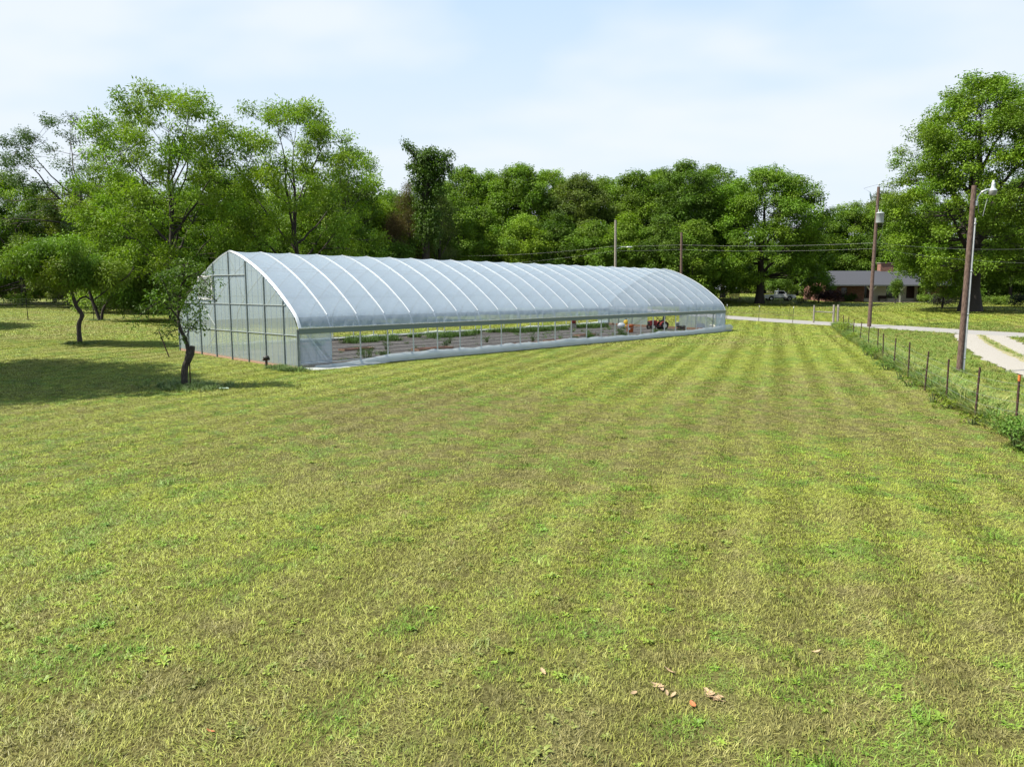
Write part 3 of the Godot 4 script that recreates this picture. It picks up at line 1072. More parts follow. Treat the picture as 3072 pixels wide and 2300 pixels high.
func build_greenhouse_contents() -> void:
	rng.seed = 13
	# orange bucket with lid, handle and a pale square label
	var b := thing("orange_bucket", "large orange plastic bucket with a white label on the greenhouse floor", "bucket", gp(1890, 997) + Vector3(0, 0.03, 0))
	var st := surf()
	lathe(st, [Vector2(0.0, 0.0), Vector2(0.25, 0.0), Vector2(0.265, 0.02), Vector2(0.31, 0.52), Vector2(0.325, 0.53), Vector2(0.325, 0.56), Vector2(0.31, 0.57), Vector2(0.3, 0.6), Vector2(0.305, 0.63), Vector2(0.285, 0.63), Vector2(0.26, 0.05), Vector2(0.0, 0.05)], Vector3.ZERO, 24)
	part("pail", st, M.orange, b)
	st = surf()
	var hp := []
	for k in 13:
		var a := PI * k / 12.0
		hp.append(Vector3(cos(a) * 0.32, 0.55 - sin(a) * 0.2, 0.06 + sin(a) * 0.27))
	tube(st, hp, [0.008], 6)
	part("handle", st, M.galv, b)
	st = surf()
	for k in 4:
		var a0 := PI * 0.5 - 0.3 + k * 0.15 + 0.35
		var q := func(a: float, y: float) -> Vector3: return Vector3(cos(a) * (0.266 + (y - 0.02) * 0.09 + 0.004), y, sin(a) * (0.266 + (y - 0.02) * 0.09 + 0.004))
		quad(st, q.call(a0 + 0.15, 0.36), q.call(a0, 0.36), q.call(a0, 0.2), q.call(a0 + 0.15, 0.2))
	part("paper_label", st, M.white_paint, b)
	# red fuel can
	var can := thing("fuel_can", "red plastic fuel can beside the back wall of the greenhouse", "fuel can", gpos(33.6, 10.6))
	st = surf()
	lathe(st, [Vector2(0, 0), Vector2(0.2, 0.0), Vector2(0.23, 0.03), Vector2(0.23, 0.36), Vector2(0.18, 0.44), Vector2(0.06, 0.48), Vector2(0.0, 0.48)], Vector3(0, 0.45, 0), 14)
	part("body", st, M.red, can)
	st = surf()
	tube(st, [Vector3(0.1, 0.9, 0), Vector3(0.16, 1.0, 0), Vector3(0.26, 1.06, 0)], [0.025, 0.02, 0.015], 8)
	part("spout", st, M.yellow, can)
	st = surf()
	box(st, Vector3(0, 0.225, 0), Vector3(0.5, 0.45, 0.4), Basis.IDENTITY, 0.01)
	part("wooden_block", st, M.grey_wood, can)
	# yellow drum
	var jug := thing("yellow_drum", "tall yellow plastic drum standing behind the orange bucket", "drum", gp(1878, 982))
	st = surf()
	lathe(st, [Vector2(0, 0), Vector2(0.2, 0), Vector2(0.22, 0.04), Vector2(0.22, 0.26), Vector2(0.205, 0.28), Vector2(0.22, 0.3), Vector2(0.22, 0.58), Vector2(0.15, 0.66), Vector2(0.06, 0.68), Vector2(0.06, 0.74), Vector2(0, 0.74)], Vector3.ZERO, 16)
	part("body", st, M.yellow, jug)
	st = surf()
	lathe(st, [Vector2(0.0, 0.74), Vector2(0.075, 0.735), Vector2(0.075, 0.79), Vector2(0, 0.8)], Vector3.ZERO, 12)
	part("cap", st, M.black, jug)
	# white sack
	var sack := surf()
	var at := gp(1864, 983)
	sack.set_smooth_group(0)
	for i in 10:
		for k in 16:
			var f := func(ii: int, kk: int) -> Vector3:
				var v := ii / 10.0
				var a := TAU * (kk % 16) / 16.0
				var r := 0.26 * pow(sin(PI * clampf(v * 0.9 + 0.05, 0, 1)), 0.45) * (1.0 + 0.15 * n_small.get_noise_2d((kk % 16) * 9.0, ii * 6.0))
				return Vector3(cos(a) * r * 1.3, v * 0.45, sin(a) * r)
			quad(sack, f.call(i, k), f.call(i + 1, k), f.call(i + 1, k + 1), f.call(i, k + 1))
	var sk := part("sack", sack, M.hem)
	sk.position = at
	metas(sk, "crumpled white sack standing beside the yellow drum", "sack")
	build_mower(gp(1972, 988))
	# wire rack with a shelf
	var rk := thing("plant_rack", "black metal rack with one shelf at the far end of the greenhouse", "rack", gp(2083, 976), 0.55)
	st = surf()
	for x in [-0.6, 0.6]:
		for z in [-0.25, 0.25]:
			var lg := surf()
			tube(lg, [Vector3(x, 0, z), Vector3(x, 1.15, z)], [0.022], 6)
			part("leg", lg, M.black, rk)
	for y in [0.35, 1.12]:
		var sh := surf()
		for k in 7: tube(sh, [Vector3(-0.62, y, -0.25 + k * 0.083), Vector3(0.62, y, -0.25 + k * 0.083)], [0.012], 5)
		for x in [-0.6, 0.0, 0.6]: tube(sh, [Vector3(x, y - 0.02, -0.27), Vector3(x, y - 0.02, 0.27)], [0.014], 5)
		part("shelf", sh, M.black, rk)
	# coil of black hose
	var co := surf()
	var hc := gp(2045, 990)
	var cp := []
	for k in 120:
		var a := TAU * k / 20.0
		var r := 0.36 + 0.05 * sin(k * 0.7)
		cp.append(hc + Vector3(cos(a) * r, 0.04 + k * 0.0028 + 0.02 * sin(k * 1.3), sin(a) * r * 0.9))
	tube(co, cp, [0.022], 6)
	metas(part("hose_coil", co, M.black), "coil of black hose on the ground inside the greenhouse end", "hose")
	var wb := thing("white_bucket", "white plastic bucket next to the coil of black hose", "bucket", gp(2033, 984))
	st = surf()
	lathe(st, [Vector2(0, 0), Vector2(0.17, 0), Vector2(0.2, 0.48), Vector2(0.21, 0.49), Vector2(0.21, 0.53), Vector2(0.19, 0.53), Vector2(0.165, 0.04), Vector2(0, 0.04)], Vector3.ZERO, 18)
	part("pail", st, M.white_paint, wb)
	st = surf()
	var wh := []
	for k in 11:
		var a := PI * k / 10.0
		wh.append(Vector3(cos(a) * 0.21, 0.5 + sin(a) * 0.05, sin(a) * 0.2))
	tube(st, wh, [0.006], 5)
	part("handle", st, M.galv, wb)
	# crate of pots
	var cr := thing("crate", "brown wooden crate of clay pots below the black rack", "crate", gp(2100, 986), 0.5)
	for y in [0.08, 0.22, 0.36]:
		for z in [-0.24, 0.24]:
			st = surf()
			box(st, Vector3(0, y, z), Vector3(0.8, 0.11, 0.02), Basis.IDENTITY, 0.003)
			part("slat", st, M.timber, cr)
		for x in [-0.39, 0.39]:
			st = surf()
			box(st, Vector3(x, y, 0), Vector3(0.02, 0.109, 0.46), Basis.IDENTITY, 0.003)
			part("slat", st, M.timber, cr)
	st = surf()
	box(st, Vector3(0, 0.02, 0), Vector3(0.76, 0.02, 0.45))
	part("bottom", st, M.timber, cr)
	for k in 6:
		var pot := thing("clay_pot", "small clay pot standing in the brown wooden crate", "pot", cr.position + Basis(Vector3.UP, 0.5) * Vector3(-0.25 + (k % 3) * 0.25, 0.035, -0.11 + int(k / 3) * 0.22), 0.0, "clay pots in the crate")
		st = surf()
		lathe(st, [Vector2(0, 0), Vector2(0.07, 0), Vector2(0.095, 0.36), Vector2(0.11, 0.365), Vector2(0.11, 0.45), Vector2(0.095, 0.45), Vector2(0.085, 0.38), Vector2(0, 0.37)], Vector3.ZERO, 14)
		part("pot", st, M.terracotta, pot)
	# loose tan boards leaning together
	for k in 5:
		st = surf()
		box(st, Vector3.ZERO, Vector3(1.1 - k * 0.12, 0.09, 0.16), Basis.IDENTITY, 0.006)
		var bd := part("loose_board", st, M.cream)
		bd.position = gp(2118 + k * 7, 984) + Vector3(0, 0.07 + 0.1 * (k % 3), 0)
		bd.rotation = Vector3(0.1 * k, 0.5 + 0.3 * k, 0.12 * (k - 2))
		metas(bd, "pale offcut of board in a loose heap inside the far corner", "board", "offcuts in the greenhouse corner")

func wheel(parent: Node, at: Vector3, r: float, w: float, axis: Vector3, hub: Material) -> void:
	var b := frame_of(axis)
	var st := surf()
	lathe(st, [Vector2(r * 0.6, -w * 0.5), Vector2(r * 0.9, -w * 0.5), Vector2(r, -w * 0.34), Vector2(r, w * 0.34), Vector2(r * 0.9, w * 0.5), Vector2(r * 0.6, w * 0.5)], Vector3.ZERO, 22, b)
	var o := part("wheel", st, M.rubber, parent)
	o.position = at
	var h := surf()
	lathe(h, [Vector2(0, -w * 0.36), Vector2(r * 0.3, -w * 0.38), Vector2(r * 0.6, -w * 0.46), Vector2(r * 0.62, 0), Vector2(r * 0.6, w * 0.46), Vector2(r * 0.3, w * 0.38), Vector2(0, w * 0.36)], Vector3.ZERO, 18, b)
	part("rim", h, hub, o)

func build_mower(at: Vector3) -> void:
	var t := thing("lawn_tractor", "red lawn tractor parked inside the greenhouse between its posts", "lawn tractor", at, 0.35)
	var st := surf()
	box(st, Vector3(-0.5, 0.62, 0), Vector3(0.72, 0.36, 0.5), Basis(Vector3.BACK, 0.06), 0.07)
	box(st, Vector3(-0.5, 0.42, 0), Vector3(0.66, 0.14, 0.46), Basis.IDENTITY, 0.02)
	part("hood", st, M.red, t)
	st = surf()
	box(st, Vector3(-0.885, 0.58, 0), Vector3(0.03, 0.26, 0.38), Basis.IDENTITY, 0.01)
	part("grille", st, M.black, t)
	st = surf()
	for z in [-0.34, 0.34]:
		var prev := Vector3.ZERO
		for k in 9:
			var a := PI * (0.02 + 0.96 * k / 8.0)
			var p := Vector3(0.48 - cos(a) * 0.4, 0.36 + sin(a) * 0.36, z)
			if k: box(st, (p + prev) * 0.5, Vector3(p.distance_to(prev) + 0.01, 0.03, 0.26), Basis(Vector3.BACK, atan2(p.y - prev.y, p.x - prev.x)))
			prev = p
	part("fender", st, M.red, t)
	st = surf()
	box(st, Vector3(0.45, 0.76, 0), Vector3(0.42, 0.1, 0.44), Basis.IDENTITY, 0.03)
	box(st, Vector3(0.66, 0.96, 0), Vector3(0.09, 0.38, 0.42), Basis(Vector3.BACK, -0.2), 0.03)
	part("seat", st, M.black, t)
	st = surf()
	tube(st, [Vector3(-0.2, 0.7, 0), Vector3(0.02, 1.0, 0)], [0.022], 8)
	var ring := []
	for k in 17:
		var a := TAU * k / 16.0
		ring.append(Vector3(0.02, 1.0, 0) + Basis(Vector3.BACK, -0.6) * Vector3(cos(a) * 0.17, 0, sin(a) * 0.17))
	tube(st, ring, [0.014], 6, false)
	part("steering_wheel", st, M.black, t)
	st = surf()
	box(st, Vector3(-0.02, 0.24, 0), Vector3(0.7, 0.14, 0.98), Basis.IDENTITY, 0.05)
	part("mowing_deck", st, M.dark_red_steel, t)
	st = surf()
	box(st, Vector3(0, 0.38, 0), Vector3(1.5, 0.06, 0.36))
	part("chassis", st, M.black, t)
	for z in [-0.4, 0.4]:
		wheel(t, Vector3(0.48, 0.33, z), 0.33, 0.22, Vector3.BACK, M.cream)
		wheel(t, Vector3(-0.62, 0.23, z), 0.22, 0.15, Vector3.BACK, M.cream)

# ---------------------------------------------------------------- poles and lines
func cable(label: String, a: Vector3, b: Vector3, sag: float, r := 0.02, m: Material = null) -> void:
	var st := surf()
	var pts := []
	for k in 25:
		var f := k / 24.0
		pts.append(a.lerp(b, f) - Vector3(0, sag * 4.0 * f * (1.0 - f), 0))
	tube(st, pts, [r], 5)
	metas(part("overhead_cable", st, m if m else M.cable), label, "cable", "overhead cables")

func pole(called: String, label: String, base: Vector3, top: Vector3, r0: float, r1: float, material: Material, group := "") -> Node3D:
	var t := thing(called, label, "utility pole", base, 0.0, group)
	var st := surf()
	var pts := []
	var rad := []
	for k in 7:
		pts.append((top - base) * (k / 6.0) - Vector3(0, 0.1 if k == 0 else 0.0, 0))
		rad.append(lerpf(r0, r1, k / 6.0))
	tube(st, pts, rad, 14)
	part("shaft", st, material, t)
	return t

func build_poles() -> void:
	rng.seed = 21
	# the yard light
	var base := gp(2878, 1118)
	var d := -base.z
	var top := atd(2924, 556, d)
	var t := pole("yard_light", "brown wooden pole with a yard lamp and pale conduit beside the gravel drive", base, top, 0.12, 0.095, M.pole_wood)
	t.set_meta("category", "lamp post")
	var up := (top - base).normalized()
	var tall := base.distance_to(top)
	var st := surf()
	var o := Vector3(0.145, 0, 0.05)
	tube(st, [o + Vector3(0.0, 0.05, 0), o + up * tall * 0.3 - Vector3(0.012, 0, 0), o + up * tall * 0.31 - Vector3(0.014, 0, 0), o + up * tall * 0.83 - Vector3(0.03, 0, 0)], [0.05, 0.05, 0.045, 0.043], 12)
	var con := part("conduit", st, M.white_paint, t)
	for f in [0.08, 0.32, 0.55, 0.8]:
		st = surf()
		lathe(st, [Vector2(0.052, -0.03), Vector2(0.058, -0.03), Vector2(0.058, 0.03), Vector2(0.052, 0.03)], o + up * tall * f - Vector3(0.036 * f, 0, 0), 12)
		part("strap", st, M.galv, con)
	st = surf()
	var arm0 := up * (tall - 0.75) + Vector3(0.13, 0, 0.02)
	var head := up * tall + Vector3(0.72, -0.05, 0.1)
	tube(st, [arm0, arm0 + Vector3(0.05, 0.3, 0), arm0 + Vector3(0.2, 0.5, 0.02), head + Vector3(-0.2, -0.12, 0), head + Vector3(0, -0.12, 0)], [0.03], 8)
	part("arm", st, M.galv, t)
	st = surf()
	box(st, arm0 + Vector3(-0.02, 0.02, 0), Vector3(0.09, 0.2, 0.12), Basis.IDENTITY, 0.01)
	part("bracket", st, M.galv, t)
	var lamp := surf()
	lathe(lamp, [Vector2(0, 0.17), Vector2(0.06, 0.17), Vector2(0.07, 0.05), Vector2(0.07, -0.05), Vector2(0.11, -0.1), Vector2(0.165, -0.17)], head, 20)
	var ln := part("lamp_housing", lamp, M.dull_galv, t)
	st = surf()
	lathe(st, [Vector2(0.042, 0.17), Vector2(0.042, 0.23), Vector2(0.025, 0.25), Vector2(0, 0.25)], head, 12)
	part("photocell", st, M.dull_galv, ln)
	st = surf()
	lathe(st, [Vector2(0.165, -0.17), Vector2(0.16, -0.19), Vector2(0.135, -0.34), Vector2(0.12, -0.355), Vector2(0.0, -0.36)], head, 20)
	var shade := mat(Color(0.22, 0.23, 0.23), 0.35)
	part("lamp_refractor", st, shade, t)
	st = surf()
	tube(st, [up * (tall - 0.12) + Vector3(0.1, 0, 0.05), up * (tall - 0.3) + Vector3(0.3, 0, 0.08), head + Vector3(-0.18, -0.12, 0)], [0.014], 6)
	tube(st, [head + Vector3(-0.2, -0.5, 0), arm0 + Vector3(0.3, -0.5, 0.02), arm0 + Vector3(0.1, -0.35, 0.04), arm0 + Vector3(0.05, 0.1, 0.04)], [0.012], 6)
	part("lead_wire", st, M.cable, t)

	# pole with a transformer
	base = gp(2608, 981)
	d = -base.z
	top = atd(2637, 560, d)
	t = pole("transformer_pole", "tall wooden utility pole carrying a grey transformer at the roadside", base, top, 0.17, 0.12, M.pole_wood)
	up = (top - base).normalized()
	tall = base.distance_to(top)
	var ty := atd(2632, 655, d) - base
	st = surf()
	lathe(st, [Vector2(0, -0.42), Vector2(0.3, -0.42), Vector2(0.31, -0.38), Vector2(0.31, 0.34), Vector2(0.335, 0.36), Vector2(0.335, 0.4), Vector2(0.22, 0.47), Vector2(0, 0.48)], ty + Vector3(0.02, 0, 0.46), 20)
	var tf := part("transformer", st, mat(Color(0.27, 0.3, 0.31), 0.5), t)
	st = surf()
	for x in [-0.12, 0.1]: lathe(st, [Vector2(0.05, 0.46), Vector2(0.06, 0.5), Vector2(0.035, 0.54), Vector2(0.055, 0.58), Vector2(0.03, 0.64), Vector2(0.0, 0.7)], ty + Vector3(x, 0, 0.44), 10)
	part("bushing", st, M.dull_galv, tf)
	st = surf()
	box(st, ty + Vector3(0, 0.15, 0.16), Vector3(0.14, 0.5, 0.1))
	part("hanger", st, M.galv, t)
	# fuse cut-out on a bracket, and the pin at the top
	st = surf()
	var cut := atd(2613, 588, d) - base
	tube(st, [up * (tall - 0.75), cut + Vector3(0.1, 0, 0)], [0.025], 6)
	part("cutout_bracket", st, M.galv, t)
	st = surf()
	lathe(st, [Vector2(0.0, -0.32), Vector2(0.05, -0.3), Vector2(0.05, -0.15), Vector2(0.08, -0.1), Vector2(0.05, 0.0), Vector2(0.08, 0.08), Vector2(0.05, 0.2), Vector2(0.03, 0.32), Vector2(0, 0.34)], cut, 10, Basis(Vector3.BACK, 0.25))
	part("fuse_cutout", st, mat(Color(0.10, 0.16, 0.16), 0.35), t)
	st = surf()
	lathe(st, [Vector2(0.02, 0.0), Vector2(0.02, 0.1), Vector2(0.07, 0.12), Vector2(0.05, 0.18), Vector2(0.07, 0.22), Vector2(0.03, 0.28), Vector2(0, 0.29)], up * tall + Vector3(0.03, 0, 0), 10)
	part("pin_insulator", st, M.dull_galv, t)
	st = surf()
	tube(st, [cut + Vector3(0, 0.3, 0), atd(2592, 565, d) - base, up * tall + Vector3(-0.05, 0.2, 0)], [0.012], 5)
	tube(st, [cut + Vector3(0, -0.3, 0), ty + Vector3(-0.25, 1.4, 0.2), ty + Vector3(-0.12, 0.6, 0.44)], [0.012], 5)
	tube(st, [ty + Vector3(0.2, -0.2, 0.5), ty + Vector3(0.4, -1.2, 0.3), up * tall * 0.6 + Vector3(0.16, 0, 0)], [0.014], 5)
	part("jumper_wire", st, M.cable, t)

	# two poles behind the greenhouse
	var d1 := 88.0
	var g1 := on_ground(atd(1847, 870, d1))
	var p1 := pole("grey_pole", "weathered grey utility pole with a street lamp arm behind the greenhouse", g1, atd(1847, 660, d1), 0.16, 0.13, M.grey_wood)
	st = surf()
	var a1 := atd(1851, 746, d1) - g1
	var a2 := atd(1880, 741, d1) - g1
	tube(st, [a1, a1.lerp(a2, 0.5) + Vector3(0, 0.12, 0), a2], [0.03], 6)
	part("lamp_arm", st, M.galv, p1)
	st = surf()
	lathe(st, [Vector2(0, -0.1), Vector2(0.16, -0.06), Vector2(0.2, 0.02), Vector2(0.1, 0.1), Vector2(0, 0.12)], Vector3.ZERO, 12)
	var lh := part("lamp_head", st, M.galv, p1)
	lh.position = a2 + Vector3(0.35, 0, 0)
	lh.scale = Vector3(2.0, 0.7, 0.8)
	var d2 := 80.0
	var g2 := on_ground(atd(2045, 870, d2))
	pole("brown_pole", "plain brown wooden utility pole behind the far greenhouse end", g2, atd(2045, 697, d2), 0.15, 0.12, M.pole_wood)
	# lines: pole to pole along the road, and on out of the picture
	var dt := -base.z
	for l in [[738, 734, 728, 741, 768, 0.25, "upper", 0.0075], [752, 748, 745, 790, 800, 0.3, "lower", 0.006]]:
		var pa := atd(1845, l[0], d1)
		var pb := atd(2044, l[1], d2)
		var pc := atd(2626, l[2], dt)
		cable("%s cable from the roadside behind the greenhouse into the trees" % l[6], atd(1360, l[4], 96.0), pa, 0.3, l[7], M.wire)
		cable("%s cable between the grey pole and the plain brown pole" % l[6], pa, pb, 0.05, l[7], M.wire)
		cable("%s cable between the plain brown pole and the transformer pole" % l[6], pb, pc, 0.2, l[7], M.wire)
		cable("%s cable from the transformer pole past the yard light" % l[6], pc, atd(3200, l[3], 62.0), 0.35, l[7], M.wire)
	cable("slack service drop from the transformer pole toward the ranch house", atd(2638, 690, dt), atd(2760, 790, 112.0), 1.5, 0.02, M.wire)

# ---------------------------------------------------------------- fences
func steel_post(parent: Node, at: Vector3, tall: float, lean: Vector3, painted_tip: Material = null, body: Material = null) -> void:
	var st := surf()
	var b := Basis(Vector3.UP, rr(0, TAU))
	var top := at + Vector3(0, tall, 0) + lean
	var ax := frame_of(top - at)
	var c := (at + top) * 0.5
	var l := at.distance_to(top) + 0.1
	box(st, c, Vector3(0.05, l, 0.008), ax)
	box(st, c + ax.z * 0.022, Vector3(0.008, l, 0.036), ax)
	for k in 9: box(st, at.lerp(top, 0.12 + k * 0.1) - ax.z * 0.008, Vector3(0.018, 0.02, 0.012), ax)
	var o := part("steel_post", st, body if body else M.dark_red_steel, parent)
	if painted_tip:
		var tp := surf()
		box(tp, top - (top - at).normalized() * 0.04, Vector3(0.056, 0.15, 0.016), ax)
		box(tp, top - (top - at).normalized() * 0.04 + ax.z * 0.024, Vector3(0.014, 0.15, 0.042), ax)
		part("tip", tp, painted_tip, o)

func wire_run(parent: Node, a: Vector3, b: Vector3, heights: Array, r: float, uprights: float) -> void:
	for h in heights:
		var st := surf()
		var pts := []
		for k in 9:
			var p := a.lerp(b, k / 8.0)
			pts.append(Vector3(p.x, lerpf(a.y, b.y, k / 8.0) + h - 0.02 * sin(PI * k / 8.0), p.z))
		tube(st, pts, [r], 4, false)
		part("strand", st, M.wire, parent)
	if uprights > 0.0:
		var st := surf()
		var n := int(a.distance_to(b) / uprights)
		for k in n:
			var p := a.lerp(b, (k + 0.5) / n)
			tube(st, [p + Vector3(0, heights[0], 0), p + Vector3(0, heights[-1], 0)], [r * 0.8], 4, false)
		var o := part("stay_wires", st, M.wire, parent)
		o.set_meta("kind", "stuff")

func build_fences() -> void:
	rng.seed = 31
	# boundary fence running away beside the lawn
	var base := Vector3(12.05, 0, -17.0)
	var t := thing("wire_fence", "wire fence of dark rusty steel posts through tall weeds beside the lawn", "fence", base)
	var orange_tip := mat(Color(0.5, 0.14, 0.03), 0.7)
	var prev := Vector3.ZERO
	var spots := []
	for q in [[3046, 1296], [2924, 1262], [2838, 1210], [2774, 1172], [2724, 1136], [2681, 1107], [2648, 1084], [2620, 1064], [2594, 1046], [2573, 1030], [2557, 1016], [2541, 1005], [2528, 996]]:
		spots.append(gp(q[0], q[1]))
	# straighten the far ones onto one line
	var l0: Vector3 = spots[0]
	var l1: Vector3 = Vector3(30.2, 0, -69.0)
	for i in spots.size():
		var p: Vector3 = spots[i]
		if i > 6:
			var f := (p.z - l0.z) / (l1.z - l0.z)
			p = p.lerp(Vector3(lerpf(l0.x, l1.x, f), 0, p.z), 0.5)
		spots[i] = on_ground(p)
	spots.push_front(on_ground(l0 + (l0 - l1).normalized() * 2.6))
	for i in spots.size():
		var p: Vector3 = spots[i]
		steel_post(t, p - base, rr(1.3, 1.42), Vector3(rr(-0.05, 0.05), 0, rr(-0.05, 0.05)), orange_tip if i == 1 else null)
		if i: wire_run(t, prev - base, p - base, [0.25, 0.5, 0.75, 1.0, 1.2], 0.0035, 0.0)
		prev = p
	# roadside fence with white tipped posts
	var white_tip := mat(Color(0.75, 0.76, 0.74), 0.6)
	var olive := mat(Color(0.09, 0.10, 0.05), 0.7, 0.2)
	var r := thing("roadside_fence", "light wire fence of white tipped green posts along the road", "fence", gp(2180, 960))
	prev = Vector3.ZERO
	for q in [[2000, 948], [2090, 953], [2180, 959], [2276, 964], [2378, 969], [2440, 970]]:
		var p := gp(q[0], q[1])
		if q[0] < 2430: steel_post(r, p - r.position, 1.55, Vector3(rr(-0.03, 0.06), 0, 0), white_tip, olive)
		if prev != Vector3.ZERO: wire_run(r, prev - r.position, p - r.position, [0.15, 0.45, 0.75, 1.05, 1.3], 0.003, 0.3)
		prev = p
	# wooden brace assembly at the corner
	for w in [[2442, 971, 912, 0.075, "single round wooden fence post at the end of the cross rail"], [2501, 964, 912, 0.1, "stout weathered wooden corner post holding the cross rail"], [2514, 962, 911, 0.1, "stout weathered wooden post beside the corner post by the weeds"]]:
		var p := gp(w[0], w[1])
		if w[0] > 2450: p = on_ground(atd(w[0], 950, 70.0))
		else: p = on_ground(atd(w[0], 950, 70.0))
		var o := thing("wooden_post", w[4], "post", p)
		var st := surf()
		var pts := []
		for k in 6: pts.append(Vector3(0.01 * sin(k * 2.0), -0.1 + k * 0.36, 0.0))
		tube(st, pts, [w[3] * 1.08, w[3], w[3] * 1.03, w[3] * 0.97, w[3], w[3] * 0.94], 12)
		part("shaft", st, M.grey_wood, o)
		st = surf()
		for h in [0.5, 1.1, 1.4]:
			var ring := []
			for k in 13: ring.append(Vector3(cos(TAU * k / 12.0) * w[3] * 1.07, h, sin(TAU * k / 12.0) * w[3] * 1.07))
			tube(st, ring, [0.005], 4, false)
		part("wire_wrap", st, M.wire, o)
	var st := surf()
	var ra := atd(2445, 934, 70.0)
	var rb := atd(2499, 937, 70.0)
	tube(st, [ra, rb], [0.055, 0.06], 10)
	metas(part("cross_rail", st, M.grey_wood), "weathered wooden cross rail between the single post and corner post", "rail")
	# garden fence behind the fruit trees
	var g := thing("garden_fence", "tall welded wire fence on thin dark posts behind the fruit trees", "fence", gp(83, 962))
	prev = Vector3.ZERO
	for q in [[-90, 965], [83, 962], [280, 960], [445, 958], [600, 956]]:
		var p := gp(q[0], q[1])
		steel_post(g, p - g.position, 1.9, Vector3(rr(-0.06, 0.02), 0, 0), null, M.black)
		if prev != Vector3.ZERO: wire_run(g, prev - g.position, p - g.position, [0.1, 0.32, 0.54, 0.76, 0.98, 1.2, 1.42, 1.64, 1.82], 0.003, 0.18)
		prev = p

# ---------------------------------------------------------------- houses and truck
func wall_box(parent: Node, called: String, c: Vector3, size: Vector3, m: Material) -> MeshInstance3D:
	var st := surf()
	box(st, c, size)
	return part(called, st, m, parent)

